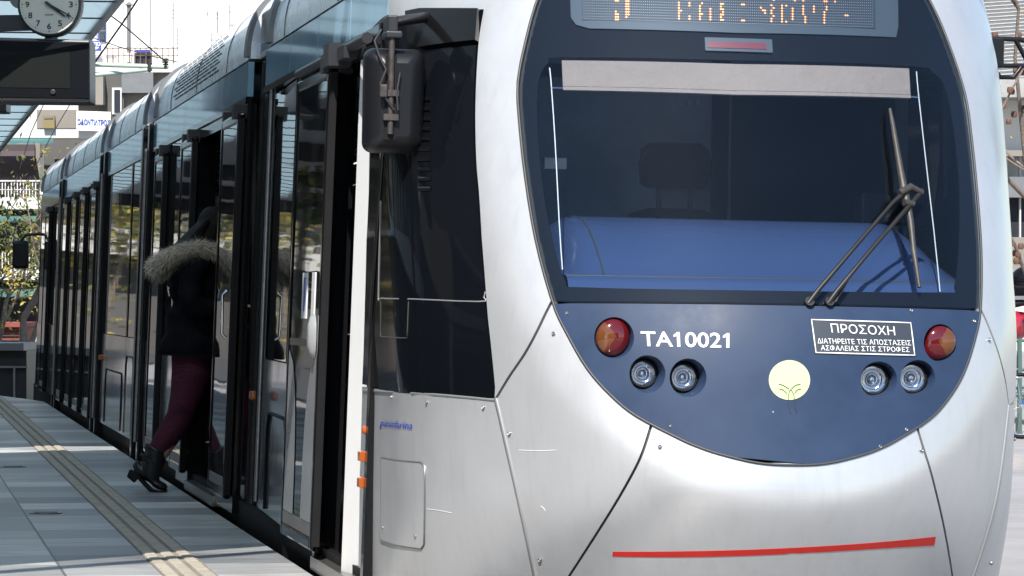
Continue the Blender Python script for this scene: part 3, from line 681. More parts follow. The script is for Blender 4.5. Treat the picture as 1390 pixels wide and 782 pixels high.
# destination display
dq = [(776, -42), (1217, -32), (1218, 51), (780, 39.5)]
disp = panel('destination_display', np.array([*uz([(774, -45), (1217, -35), (1219, 36), (1216, 51), (1000, 45), (800, 39), (782, 34), (775, 24)], -.008)]), M['led_frame'], lift=-.006, thick=.004, sp=.05)
panel('led_board', uz([(790, -26), (1187, -14.5), (1188.5, 39), (790, 27)], -.004), M['led_board'], disp, lift=-.004, thick=.002, sp=.06)
lit1 = [(355,2),(373,0),(355,92),(355,113),(372,113),(355,136),(374,136),(355,158),(374,158),(445,3),(465,3),(443,23),(463,26),(443,48),(465,48),(443,70),(465,72),(443,93),(463,95),(445,116),(466,118),(445,140),(892,18),(892,42),(892,65),(892,88),(912,88),(893,112),(893,135),(895,158),(983,20),(983,43),(985,135),(985,158),(1090,22),(1073,46),(1073,70),(1073,92),(1075,115),(1093,115),(1075,138),(1075,162),(1162,73),(1163,96),(1163,119),(1163,142),(1163,165),(1250,30),(1270,30),(1250,52),(1252,75),(1272,75),(1270,98),(1250,121),(1272,121),(1250,145),(1252,168),(1272,168)]
lit2 = [(103,35),(122,33),(103,173),(123,172),(280,62),(282,82),(300,85),(300,108),(372,0),(370,43),(372,68),(370,90),(370,114),(372,137),(370,160),(370,183),(460,45),(480,44),(460,68),(460,90),(460,114),(460,137),(460,160),(460,183),(480,183),(548,70),(548,93),(548,117),(548,140),(548,163),(567,0),(637,0),(637,50),(637,73),(637,96),(637,120),(656,140),(656,163),(656,187),(727,52),(727,75),(727,99),(815,8),(833,8),(835,52),(835,75),(815,100),(815,123),(815,147),(815,170),(815,193),(905,12),(993,128),(1013,128)]
lit = [(780 + x / 6.318, y / 6.318) for x, y in lit1] + [(990 + x / 6.318, y / 6.318) for x, y in lit2]
# the dot grid: columns 2.86 px, rows 3.62 px in the photo; map through a smooth fit of (u, z)
gx = np.linspace(790, 1188, 9); gy = np.linspace(-30, 42, 7); GG = np.array([(x, y) for x in gx for y in gy]); QQ = uz(GG, -.003)
nrmz = lambda q: np.stack([(q[:, 0] - 990) / 200, (q[:, 1] - 5) / 36], 1)
AA = lambda q: (lambda s: np.stack([np.ones(len(s)), s[:, 0], s[:, 1], s[:, 0] * s[:, 1], s[:, 0] ** 2, s[:, 1] ** 2, s[:, 0] ** 3, s[:, 0] ** 2 * s[:, 1]], 1))(nrmz(q))
cf, *_ = np.linalg.lstsq(AA(GG), QQ, rcond=None)
def dots(pts, size, lift):
    b = TB(); P = np.array(pts); W_ = AA(P) @ cf; C_ = SP(W_[:, 0], W_[:, 1], lift); Nn = Sn(W_[:, 0], W_[:, 1])
    for c, n in zip(C_, Nn):
        u_ = np.cross([0, 0, 1], n); u_ /= np.linalg.norm(u_); v_ = np.cross(n, u_); s_ = size
        b.add([c + s_ * (u_ * math.cos(a) + v_ * math.sin(a)) for a in np.arange(6) * math.pi / 3], [tuple(range(6))])
    return b
base = [(793 + 2.857 * i, 25.5 + .0285 * (2.857 * i) - 3.62 * j) for i in range(138) for j in range(15)]
ls = set()
litg = []
for (x, y) in lit:
    i = round((x - 793) / 2.857); j = round((25.5 + .0285 * 2.857 * i - y) / 3.62); ls.add((i, j))
dots([base[i * 15 + j] for i in range(138) for j in range(15) if (i, j) not in ls], .0017, -.0025).build('unlit_leds', M['led_off'], disp)
dots([(793 + 2.857 * i, 25.5 + .0285 * 2.857 * i - 3.62 * j) for i, j in ls], .0036, -.002).build('lit_leds', M['led_on'], disp)
# dull red strip lamp below the display
sl = panel('strip_lamp', uz([(956.5, 50.5), (1048, 53.5), (1049, 71.5), (957.5, 68.5)], -.004), M['led_frame'], lift=-.004, thick=.006, sp=.06)
panel('red_bar', uz([(961, 56), (1040, 58.5), (1040.5, 67), (961, 64.5)], -.002), M['red_strip'], sl, lift=-.002, thick=.002, sp=.06)
# blind and its cords
bl = panel('sun_blind', uz([(762.5, 82), (1000, 87), (1234, 93), (1236, 128.5), (1000, 123), (764, 117)], -.02), M['blind'], lift=-.02, thick=.003, sp=.05)
panel('hem_bar', uz([(764, 117.5), (1000, 123.5), (1236, 129), (1236.5, 133), (1000, 128.5), (764.5, 122)], -.016), M['blind'], bl, lift=-.016, thick=.008, sp=.05)
for pl in ([(746, 92), (748.5, 118), (755, 220), (763.5, 366)], [(1244, 97), (1247, 130), (1257, 220), (1276, 396)]):
    strip_on('cord', catmull(uz(pl, -.015), 4), .004, M['white'], bl, lift=-.014, thick=.002)
# hem pulls
b = TB()
for a_, c_ in (((748, 119), (764, 119.5)), ((1236.5, 131), (1247.5, 132))):
    strip_on('', dens(uz([a_, c_], -.015), .02, False), .006, None, lift=-.014, thick=.003, b=b)
b.build_each('hem_end', M['chrome'], bl)
# dashboard: a blue cowl under the glass
ux = np.linspace(-.70, .70, 45)
def dash_pt(x, k):
    e = max(0, (abs(x) - (.58 if x < 0 else .50)) / (.12 if x < 0 else .20)); e2 = e * e
    prof = [(1.10, .20), (1.150, .235), (1.162, .25), (1.170, .27), (1.215, .33), (1.275, .43), (1.335, .56), (1.372, .70), (1.382, .85), (1.372, 1.0), (1.30, 1.06), (1.0, 1.06)]
    z, y = prof[k]; y = y + .30 * (1 - math.cos(x / 1.0))
    if k > 3: z = 1.17 + (z - 1.17) * (math.sqrt(max(0, 1 - e2 * .97)) if x < 0 else max(0, 1 - .85 * e ** 1.6)); y = y + .06 * e2
    return (x + .03, y, z)
b = TB(); nk = 12
b.add([dash_pt(x, k) for x in ux for k in range(nk)], [(i * nk + k, i * nk + k + 1, (i + 1) * nk + k + 1, (i + 1) * nk + k) for i in range(len(ux) - 1) for k in range(nk - 1)], True)
dash = b.build('dashboard', M['dash'], tram)
b = TB()
b.tube([dash_pt(-.575, k) for k in range(3, 9)], .003, 6); b.tube([dash_pt(x, 3) for x in ux], .0035, 6); b.build('dashboard_seam', M['seam'], dash)
# driver's seat
st_ = TB(); cxs = 0.0; ys = 1.75
prof = []
for k_, (z_, w_, t_) in enumerate(((.75, .22, .06), (1.0, .235, .07), (1.25, .23, .065), (1.36, .21, .06), (1.42, .17, .05), (1.44, .10, .03))):
    prof.append([Vector((cxs + w_ * math.copysign(abs(math.cos(a)) ** .5, math.cos(a)), ys + t_ * math.copysign(abs(math.sin(a)) ** .7, math.sin(a)), z_)) for a in np.arange(20) * math.pi / 10])
st_.loft(prof); seat = st_.build('driver_seat', M['seat'], tram)
b = TB(); prof = []
for z_, w_, t_ in ((1.515, .10, .03), (1.53, .132, .05), (1.60, .138, .055), (1.66, .130, .05), (1.685, .10, .03)):
    prof.append([Vector((cxs + w_ * math.copysign(abs(math.cos(a)) ** .5, math.cos(a)), ys + t_ * math.copysign(abs(math.sin(a)) ** .7, math.sin(a)), z_)) for a in np.arange(20) * math.pi / 10])
b.loft(prof).build('headrest', M['seat'], seat)
b = TB()
for s_ in (-.06, .06): b.tube([(cxs + s_, ys, 1.40), (cxs + s_, ys, 1.53)], .010, 8)
b.build_each('headrest_post', M['dark_metal'], seat)
# bulkhead behind the driver, side shelf, small fittings
b = TB(); b.box(-1.0, 1.04, 2.25, 2.30, -.1, 2.45); bk = b.build('cab_bulkhead', M['interior'], tram)
b = TB(); b.box(.25, .31, 2.21, 2.249, .9, 2.3); b.box(-.62, -.58, 2.22, 2.249, .9, 2.2); b.box(-.55, .2, 2.22, 2.249, 1.95, 2.0); b.build('door_frame', M['frit'], bk)
b = TB(); b.box(-.58, -.50, 1.28, 1.32, 1.56, 1.60); b.build('card_holder', M['sticker'], bk)
b = TB(); b.tube([(-.98, 1.05, 1.70), (-.72, 1.05, 1.70), (-.69, 1.08, 1.66), (-.69, 1.10, 1.45)], .010, 8); b.build('grab_handle', M['sticker_blue'], bk)
b = TB(); b.box(.33, .98, 2.235, 2.249, 1.0, 1.9); b.build('locker_door', M['seat'], bk)
for k_, (x_, z_) in enumerate(((.12, 1.86), (.155, 1.865), (.19, 1.87), (.16, 1.60), (.18, 1.63), (.16, 1.42))):
    b = TB(); b.box(x_ - .007, x_ + .007, 2.228, 2.249, z_ - .010, z_ + .010); b.build('indicator', M['sticker'], bk)
b = TB(); b.box(-.95, -.74, 1.25, 1.32, 1.30, 1.56); mon_ = b.build('cab_monitor', M['mirror_shell'], tram, bevel=.012)
b = TB(); b.box(-.935, -.755, 1.240, 1.249, 1.32, 1.545); b.build('monitor_screen', M['screen_in'], mon_)
b = TB(); b.box(.55, .80, 1.12, 1.25, 1.38, 1.50); b.build('radio_unit', M['mirror_shell'], tram, bevel=.012)
b = TB(); b.box(-1.05, 1.05, .9, 2.2, .86, .88); b.build('cab_floor', M['dark'], tram)
b = TB(); b.box(-.98, .98, 1.0, 2.2, 2.42, 2.45); b.build('cab_ceiling', M['interior'], tram)
# wiper: two parallel arms and a long blade
b = TB()
def on(px_, py_, l): q = uz([(px_, py_)], l)[0]; return SP(q[0], q[1], l)
wp = b.tube([on(1097, 412, .012), on(1112, 392, .030), on(1165, 330, .045), on(1212, 275, .05), on(1231, 258, .05)], [.010, .008, .0075, .007, .010], 8).build('wiper', M['wiper'], tram)
b = TB(); b.tube([on(1124, 412, .012), on(1136, 395, .034), on(1180, 342, .05), on(1228, 286, .055), on(1252, 258, .055)], [.010, .008, .0075, .007, .008], 8); b.tube([on(1134, 410, .012), on(1146, 388, .03), on(1153, 374, .04)], .005, 6); b.build('wiper_arm', M['wiper'], wp)
b = TB(); b.tube([on(1208, 148, .02), on(1212, 170, .03), on(1222, 230, .035), on(1228, 262, .04), on(1236, 300, .035), on(1240, 340, .03), on(1248, 390, .02)], [.006, .009, .012, .016, .012, .010, .007], 8); b.build('wiper_blade', M['wiper_blade'], wp)
b = TB(); b.box(0, 0, 0, 0, 0, 0) if False else None
b.tube([on(1221, 262, .055), on(1236, 254, .06), on(1252, 262, .055)], [.012, .014, .010], 8); b.tube([on(1227, 275, .055), on(1240, 277, .055)], .012, 8); b.build('wiper_knuckle', M['wiper_blade'], wp)
for q_, n_ in (((1097, 412), 0), ((1124, 412), 1)):
    q = uz([q_])[0]; b = TB(); b.disc(SP(*q), Sn(*q), .016, .02, 16); b.build('wiper_pivot', M['wiper'], wp)

# ---- black brow box over the cab window, cab window details
brow = panel('brow_panel', uz([(556, 17), (575, 13.5), (653, 14.5), (650, 57), (610, 61), (572, 66), (560, 60)]), M['gloss_black'], cabw, lift=.02, thick=.03, sp=.04)
strip_on('window_edge', catmull(uz([(517, 205), (516.5, 300), (514, 400), (518, 405), (560, 406), (650, 409.5), (657, 404), (659, 396)]), 3), .005, M['seal'], cabw, lift=.003, thick=.003)
strip_on('window_edge', dens(uz([(517, 407), (517, 457), (553, 459), (555, 409)]), .03, False), .004, M['seam'], cabw, lift=.003, thick=.003)
strip_on('lower_edge', catmull(uz([(493, 530), (560, 534), (620, 538), (671, 543)]), 3), .008, M['seal'], cabw, lift=.003, thick=.004)
strip_on('pillar_trim', catmull(uz([(527, 120), (520, 220), (512, 330), (505, 430), (502, 525)]), 3), .03, M['gloss_black'], cabw, lift=.010, thick=.012)
b = TB()
for k in range(10):
    q = uz([(568 + 2 * (k % 2) * 0, 135 + 13.5 * k), (585, 135 + 13.5 * k)]); strip_on('', q, .016, None, lift=.004, thick=.003, b=b)
b.build('vent_slats', M['gloss_black'], cabw)

# ================================================================== THE SIDES
XS = -1.163
def sx(z): return XS + .022 * z
def Yp(px, z=1.0): return CAM[1] + (8760 / (px + 160) - .291) / .9857
def slab(b, y0, y1, z0, z1, out=0.0, th=.03, side=1, out1=None):
    """vertical board on the tram side, outer face 'out' metres proud of the body line"""
    x0, x1 = sx(z0) - out, sx(z1) - out; dx = 0 if out1 is None else out - out1
    p = [(x0, y0, z0), (x0 + th, y0, z0), (x0 + th + dx, y1, z0), (x0 + dx, y1, z0), (x1, y0, z1), (x1 + th, y0, z1), (x1 + th + dx, y1, z1), (x1 + dx, y1, z1)]
    if side < 0: p = [(-q[0], q[1], q[2]) for q in p]
    return b.hexa(p)
ZL, ZD, ZW, ZBAND = .08, .80, 2.10, 2.275
# floor, under-frame, ceiling, far side
b = TB(); b.box(-1.12, 1.12, 1.72, 32.0, -.02, .02); b.build('tram_floor', M['tramfloor'], tram)
b = TB(); b.box(-1.10, 1.10, .5, 32.2, -.26, -.03); b.box(-1.13, -1.10, 1.7, 32.2, -.28, .07); b.box(1.10, 1.13, 1.7, 32.2, -.28, .07); b.build('underframe', M['rubber'], tram)
b = TB(); b.box(-1.06, 1.06, 1.75, 32, 2.32, 2.36); b.build('tram_ceiling', M['interior'], tram)
b = TB(); slab(b, 1.6, 32.3, ZL, ZD, 0, .03, -1); slab(b, 1.6, 32.3, ZW, ZBAND, 0, .03, -1)
for y in np.arange(1.6, 32, 1.9): slab(b, y, y + .35, ZD, ZW, 0, .03, -1)
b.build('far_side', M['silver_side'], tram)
b = TB()
for y in np.arange(1.6, 31, 1.9): slab(b, y + .352, y + 1.898, ZD + .002, ZW - .002, -.004, .01, -1)
b.build('far_window', M['sideglass'], tram)
# wheels, one set per bogie
for yb in (3.4, 16.0, 29.0):
    for dy in (-.8, .8):
        for s_ in (-1, 1):
            b = TB(); b.loft([ring_pts((s_ * .72 + d_, yb + dy, -.045 + .0), (1, 0, 0), r_, 24) for d_, r_ in ((-.06, .26), (0, .30), (.05, .30), (.06, .22))]); b.build('wheel', M['rail_steel'], tram)

def gutter(y0, y1):
    b = TB(); slab(b, y0, y1, ZW - .035, ZW - .005, .012, .03); b.build('gutter', M['gloss_black'], tram)
def band(y0, y1, n):
    b = TB(); e = np.linspace(y0, y1, n + 1)
    for a, c in zip(e[:-1], e[1:]): slab(b, a + .006, c - .006, ZW, ZBAND, .004, .03)
    b.build('blue_band', M['band'], tram)
def fairing(y0, y1, grille=None):
    b = TB(); prof = [(-1.105, 2.292), (-1.10, 2.38), (-1.08, 2.47), (-1.035, 2.555), (-.96, 2.625), (-.84, 2.675), (-.5, 2.70)]
    prof = [tuple(v) for v in catmull(prof, 4)]; prof += [(-x, z) for x, z in prof[::-1]]
    n = max(2, int((y1 - y0) / .6)); ys_ = np.linspace(y0, y1, n + 1)
    b.add([(x, y, z) for y in ys_ for x, z in prof], [(i * len(prof) + k, (i + 1) * len(prof) + k, (i + 1) * len(prof) + k + 1, i * len(prof) + k + 1) for i in range(n) for k in range(len(prof) - 1)], True)
    for y in (y0, y1): b.add([(x, y, z) for x, z in prof], [tuple(range(len(prof)))])
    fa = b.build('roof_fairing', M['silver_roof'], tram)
    b = TB(); b.box(-1.10, -1.0, y0, y1, ZBAND + .001, 2.291); b.build('fairing_gap', M['rubber'], fa)
    b = TB()
    for y in ([y0 + .012, y1 - .14]):
        pr = [(x - .022 * (1 if x < 0 else -1), z + .012) for x, z in prof]
        b.loft([[(x, y + d, z) for x, z in pr] for d in (0, .13)], True, False); b.build('fairing_rib', M['galv'], fa); b = TB()
    for y in ys_[2:-1:3]: b = TB(); b.loft([[(x - .004 * (1 if x < 0 else -1), y + d, z + .003) for x, z in prof] for d in (0, .012)], True, False); b.build('fairing_joint', M['galv'], fa)
    if grille:
        b = TB(); g0, g1 = grille; k = 0
        lp = catmull([(-1.105, 2.292), (-1.10, 2.38), (-1.08, 2.47), (-1.035, 2.555)], 4)
        for j in range(2, 12):
            (xa, za), (xb, zb) = lp[j], lp[j + 1]; xm, zm = (xa + xb) / 2, (za + zb) / 2
            nx, nz = -(zb - za), (xb - xa); l_ = math.hypot(nx, nz); nx, nz = nx / l_, nz / l_
            for q in range(9):
                ya = g0 + (g1 - g0) * (q + (.5 if j % 2 else 0)) / 9.5; yb_ = ya + (g1 - g0) / 9.5 * .8
                xa_, za_ = xa * .64 + xb * .36, za * .64 + zb * .36; xb_, zb_ = xa * .36 + xb * .64, za * .36 + zb * .64
                b.hexa([(xa_ + nx * .0, ya, za_), (xb_, ya, zb_), (xb_, yb_, zb_), (xa_, yb_, za_)] + [(xa_ + nx * .003, ya, za_ + nz * .003), (xb_ + nx * .003, ya, zb_ + nz * .003), (xb_ + nx * .003, yb_, zb_ + nz * .003), (xa_ + nx * .003, yb_, za_ + nz * .003)])
        b.build('vent_grille', M['rubber'], fa)
def window(y0, y1, z0=ZD, z1=ZW - .04, fr=.035, out=0.0):
    b = TB(); slab(b, y0, y1, z0, z1, out, .03); g = b.build('side_window', M['sideglass'], tram)
    b = TB(); slab(b, y0, y0 + fr, z0, z1, out + .006, .012); slab(b, y1 - fr, y1, z0, z1, out + .006, .012); b.build_each('window_frame', M['gloss_black'], g)
    return g
def lower(y0, y1, flap_=None, mt=None):
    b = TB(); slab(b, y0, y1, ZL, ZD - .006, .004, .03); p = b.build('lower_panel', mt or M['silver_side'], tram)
    if flap_:
        a, c, t = flap_; q = [(sx(.1) - .007, a, .1), (sx(t - .06) - .007, a, t - .06), (sx(t) - .007, a + .06, t), (sx(t) - .007, c - .06, t), (sx(t) - .007, c, t - .06), (sx(.1) - .007, c, .1)]
        b = TB(); b.tube(q, .006, 6); b.build('flap_edge', M['rubber'], p)
    return p
def leaf(y0, y1, out=.045, handle=False, stripes=False, hand=1):
    """outward-sliding door leaf standing clear of the body"""
    z0, z1 = .07, 2.02; b = TB(); f = .055; t = .04
    slab(b, y0, y0 + f, z0, z1, out, t); slab(b, y1 - f, y1, z0, z1, out, t); slab(b, y0 + f, y1 - f, z1 - f, z1, out, t); slab(b, y0 + f, y1 - f, z0, z0 + f, out, t)
    lf = b.build('door_leaf', M['gloss_black'], tram, bevel=.012)
    b = TB(); slab(b, y0 + f, y1 - f, z0 + f, z1 - f, out - .006, .02); gl = b.build('door_glass', M['sideglass'], lf)
    b = TB(); slab(b, y0 - .018, y0, z0 + .02, z1 - .03, out - .004, .03); slab(b, y1, y1 + .018, z0 + .02, z1 - .03, out - .004, .03); b.build_each('edge_seal', M['rubber'], lf)
    b = TB(); slab(b, y0 + f, y1 - f, z0 + f, z0 + f + .05, out - .003, .018); b.build('kick_plate', M['steel'], lf)
    if stripes:
        for s_ in (0, 1):
            b = TB(); ya, yb_ = (y0 + f + .01, y1 - f - .01); wd = (yb_ - ya); zz_ = np.linspace(z0 + f + .055, .86, 16)
            wdt = wd * .36 * np.sqrt(np.clip(1 - ((zz_ - zz_[0]) / (zz_[-1] - zz_[0])) ** 3.0, 0.002, 1))
            pts = []
            for z_, w_ in zip(zz_, wdt):
                x_ = sx(z_) - out + .003
                pts.append(((x_, ya, z_), (x_, ya + w_, z_)) if s_ == 0 else ((x_, yb_ - w_, z_), (x_, yb_, z_)))
            b.add([q for p in pts for q in p], [(2 * i, 2 * i + 1, 2 * i + 3, 2 * i + 2) for i in range(len(pts) - 1)]); b.build('grey_film', M['doorgrey'], lf)
        for yy, w_, m_ in ((y0 + .50, .17, 'sticker'), (y0 + .22, .11, 'sticker')):
            b = TB(); slab(b, yy, yy + w_, 1.0, 1.19, out - .003, .004); b.build('sticker', M[m_], lf)
        b = TB(); slab(b, y0 + .55, y0 + .60, 1.03, 1.17, out - .001, .003); b.build('sticker_print', M['sticker_blue'], lf)
        b = TB(); xx = sx(.9) - out; b.loft([[Vector((xx - d_, y0 + .12 + .05 * k_ * math.cos(a), .93 + .09 * k_ * math.sin(a))) for a in np.arange(20) * math.pi / 10] for d_, k_ in ((0, 1), (.02, .9), (.03, .5))]); b.build('door_handle', M['doorgrey'], lf)
        b = TB(); slab(b, y0 + f, y1 - f, .885, .915, out - .003, .02); b.build('cross_rail', M['gloss_black'], lf)
    if handle:
        b = TB(); xx = sx(.95); b.tube([(xx - out - .005, y0 + .12, .88), (xx - out - .028, y0 + .12, .9), (xx - out - .028, y0 + .12, 1.10), (xx - out - .005, y0 + .12, 1.12)], .008, 8); b.build('door_handle', M['chrome'], lf)
    b = TB(); xx = sx(2.05); b.box(xx - out - .02, xx + .05, y0 + .02, y0 + .14, 1.99, 2.06); b.box(xx - out, xx + .03, y1 - .14, y1 - .04, 2.0, 2.06); b.build_each('door_hanger', M['dark_metal'], lf)
    return lf
def opening(y0, y1):
    """dark doorway: jambs, header and an inner screen"""
    b = TB(); slab(b, y0 - .07, y0, .0, ZW - .036, .0, .10); slab(b, y1, y1 + .07, .0, ZW - .036, .0, .10); slab(b, y0, y1, 2.0, ZW - .036, .0, .10)
    d = b.build('doorway', M['gloss_black'], tram)
    b = TB(); slab(b, y0, y1, -.02, .035, .015, .16); b.build('door_sill', M['rail_steel'], d)
    return d
def joint(y0, y1, out=.03):
    b = TB(); n = 5; e = np.linspace(y0, y1, n + 1)
    for i, (a, c) in enumerate(zip(e[:-1], e[1:])):
        o_ = out if i in (0, n - 1) else -.05 - .02 * (i % 2)
        slab(b, a, c, -.2, ZBAND, o_, .1)
    b.box(-1.06, 1.06, y0, y1, ZBAND, 2.52)
    b.build('articulation', M['bellows'], tram, bevel=.015)
    b = TB(); b.tube([(sx(.1) - out - .008, y0 + .12, .1), (sx(2.1) - out - .008, y0 + .12, 2.1)], .012, 8); b.build('corner_trim', M['steel'], tram)
def marker(y, z):
    b = TB(); x = sx(z); b.box(x - .03, x, y - .035, y + .035, z - .022, z + .022); b.build('side_marker', M['amber_side'], tram, bevel=.01)

# --- module 1: cab
Y0 = Yp(487)
opening(1.74, 3.2); 
gutter(1.7, 5.9); band(S(REAR, 2.2)[1] + .01, 5.9, 4); fairing(S(REAR, 2.5)[1] + .02, 5.88)
leaf(2.92, 4.06, out=.05, stripes=True)
b = TB(); slab(b, 3.3, 5.9, ZD, ZW - .04, .030, .03, out1=-.045); gw = b.build('side_window', M['sideglass'], tram)
b = TB(); slab(b, 4.55, 4.562, ZD, ZW - .04, -.002, .012); b.build('window_frame', M['rubber'], gw)
b = TB(); slab(b, 3.3, 5.9, ZL, ZD - .006, .034, .03, out1=-.041); lp_ = b.build('lower_panel', M['silver_side'], tram)
q = [(sx(z_) - .040 + (y_ - 3.3) * .0288, y_, z_) for y_, z_ in ((4.35, .1), (4.35, .48), (4.42, .55), (5.35, .55), (5.42, .48), (5.42, .1))]
b = TB(); b.tube(q, .007, 6); b.build('flap_edge', M['rubber'], lp_); marker(5.80, .62)
# white inner panel seen through the first doorway
b = TB(); b.hexa([(-1.06, 1.80, .03), (-1.03, 1.80, .03), (-1.125, 2.36, .03), (-1.155, 2.36, .03), (-1.02, 1.80, 2.02), (-.99, 1.80, 2.02), (-1.085, 2.34, 2.02), (-1.115, 2.34, 2.02)])
for z_ in (.45, 1.15, 1.7): b.box(-1.15 + .02 * z_, -1.115 + .02 * z_, 2.36, 2.385, z_, z_ + .06)
wpn = b.build('white_partition', M['white_panel'], tram)
b = TB(); b.box(-.9, -.2, 2.6, 2.66, .02, 2.2); b.build('inner_screen', M['dark'], tram)
b = TB(); b.tube([(-.95, 2.45, .02), (-.95, 2.45, 2.2)], .018, 8); b.build('grab_pole', M['dark_metal'], tram)
# --- joint 1, module 2
joint(5.95, 6.75, out=-.055)
gutter(6.77, 13.3); band(6.77, 13.3, 5); fairing(6.79, 13.3, grille=(8.6, 11.9))
leaf(6.80, 7.72, handle=True); opening(7.75, 9.55); leaf(9.58, 10.38)
b = TB(); slab(b, 6.77, 7.68, .0, ZW - .036, 0, .04); slab(b, 9.62, 10.38, .0, ZW - .036, 0, .04); b.build_each('door_pocket', M['gloss_black'], tram)
window(10.42, 11.75); lower(10.42, 11.75); marker(10.5, .56); marker(10.5, .45)
leaf(11.80, 12.55); window(11.78, 13.28); lower(11.78, 13.28)
b = TB(); b.box(.5, .54, 7.0, 9.4, .02, 2.2); b.build('inner_screen', M['dark'], tram)
for y in (8.0, 9.0):
    b = TB(); b.tube([(-.85, y, .02), (-.85, y, 2.2)], .018, 8); b.build('grab_pole', M['dark_metal'], tram)
# --- joint 2, module 3
joint(13.34, 14.1)
gutter(14.12, 18.4); band(14.12, 18.4, 4); fairing(14.14, 18.4)
window(14.2, 15.3); window(15.34, 18.3); lower(14.2, 15.3, (14.4, 15.2, .66)); lower(15.34, 18.3, (15.6, 17.6, .52)); marker(18.2, .6)
joint(18.44, 19.2)
# --- module 4
gutter(19.22, 25.6); band(19.22, 25.6, 5); fairing(19.24, 25.6)
for y in (19.3, 21.0, 22.5, 24.2):
    leaf(y, y + .85)
for y in (20.2, 21.9, 23.4): window(y, y + .55); lower(y, y + .55)
window(25.1, 25.58); lower(25.1, 25.58); marker(22.2, .5)
b = TB(); slab(b, 19.24, 25.58, 0, ZW - .04, -.035, .03); b.build_each('door_pocket', M['gloss_black'], tram)
joint(25.62, 26.3)
# --- module 5: rear cab
gutter(26.32, 31.4); band(26.32, 31.2, 3); fairing(26.34, 31.2)
window(26.4, 28.0); lower(26.4, 28.0); leaf(28.1, 29.0); window(29.1, 31.0); lower(29.1, 31.0, (29.3, 30.6, .5))
b = TB(); slab(b, 26.34, 31.6, 0, ZW - .04, -.035, .03); b.build_each('door_pocket', M['gloss_black'], tram)
b = TB(); rr = [[Vector((x_ * k_, 31.3 + d_, z_)) for x_, z_ in ((-1.14, .05), (1.14, .05), (1.13, 1.2), (1.09, 2.3), (.6, 2.55), (-.6, 2.55), (-1.09, 2.3), (-1.13, 1.2))] for k_, d_ in ((1, 0), (.97, .5), (.85, 1.0), (.6, 1.4))]
b.loft(rr).build('rear_nose', M['silver'], tram)

# --- wing mirrors
def rounded(cx_, cz_, w_, h_, r_, n=6):
    P = []
    for sx_, sz_, a0 in ((1, 1, 0), (-1, 1, 90), (-1, -1, 180), (1, -1, 270)):
        for k in range(n + 1):
            a = R(a0 + 90 * k / n); P.append((cx_ + sx_ * (w_ / 2 - r_) + r_ * math.cos(a), cz_ + sz_ * (h_ / 2 - r_) + r_ * math.sin(a)))
    return P
def wing_mirror(cx_, cy_, cz_, wd=.19, ht=.365, s_=1):
    b = TB(); lev = ((0, 1.0), (-.015, 1.0), (-.055, .94), (-.085, .74), (-.095, .45))
    rings = []
    for d_, k_ in lev:
        rings.append([Vector((x, cy_ + d_, z)) for x, z in rounded(cx_, cz_, wd * k_, ht * (1 - (1 - k_) * .55), .035 * k_)])
    b.loft(rings); mir = b.build('wing_mirror', M['mirror_shell'], tram)
    b = TB(); b.add([(x, cy_ + .003, z) for x, z in rounded(cx_, cz_, wd * .9, ht * .93, .03)], [tuple(range(28))]); b.build('mirror_glass', M['chrome'], mir)
    xr = cx_ - s_ * wd * .10; zt = cz_ + ht / 2
    b = TB(); b.box(xr - .02, xr + .02, cy_ - .098, cy_ - .090, cz_ - ht * .38, cz_ + ht * .42); b.build('rod_groove', M['rubber'], mir)
    b = TB(); b.tube([(xr, cy_ - .105, cz_ - ht * .33), (xr, cy_ - .105, zt + .05)], .011, 10)
    for zz_ in (cz_ - ht * .17, cz_ + ht * .06): b.box(xr - .026, xr + .026, cy_ - .120, cy_ - .094, zz_ - .011, zz_ + .011)
    b.build('mirror_rod', M['rust'], mir)
    b = TB(); b.box(xr - .022, xr + .035, cy_ - .125, cy_ + .0, zt + .03, zt + .055); b.box(xr - .015, xr + .02, cy_ - .115, cy_ + .02, zt + .05, zt + .11)
    b.tube([(xr + .01, cy_ - .06, zt + .09), (cx_ + s_ * .16, cy_ + .12, zt + .13), (cx_ + s_ * .22, cy_ + .35, zt + .14)], .020, 8); b.build('mirror_bracket', M['dark_metal'], mir, bevel=.006)
    b = TB(); b.tube([(xr - .035, cy_ - .09, zt + .06), (xr - .06, cy_ - .1, zt + .02), (xr - .045, cy_ - .11, zt - .03), (xr - .02, cy_ - .12, zt - .08), (xr - .04, cy_ - .12, zt - .13), (xr - .02, cy_ - .125, zt - .18), (xr + .01, cy_ - .12, zt - .22)], .0045, 6)
    b.tube([(xr + .03, cy_ - .11, zt - .09), (xr + .018, cy_ - .12, zt - .16), (xr + .024, cy_ - .12, zt - .22)], .004, 6); b.build('wire', M['wire'], mir)
    b = TB(); b.box(xr - .042, xr - .016, cy_ - .135, cy_ - .115, cz_ + .005, cz_ + .05); b.build('connector', M['rust'], mir, bevel=.004)
    return mir
wing_mirror(-1.165, 1.05, 1.775, wd=.215, ht=.365)
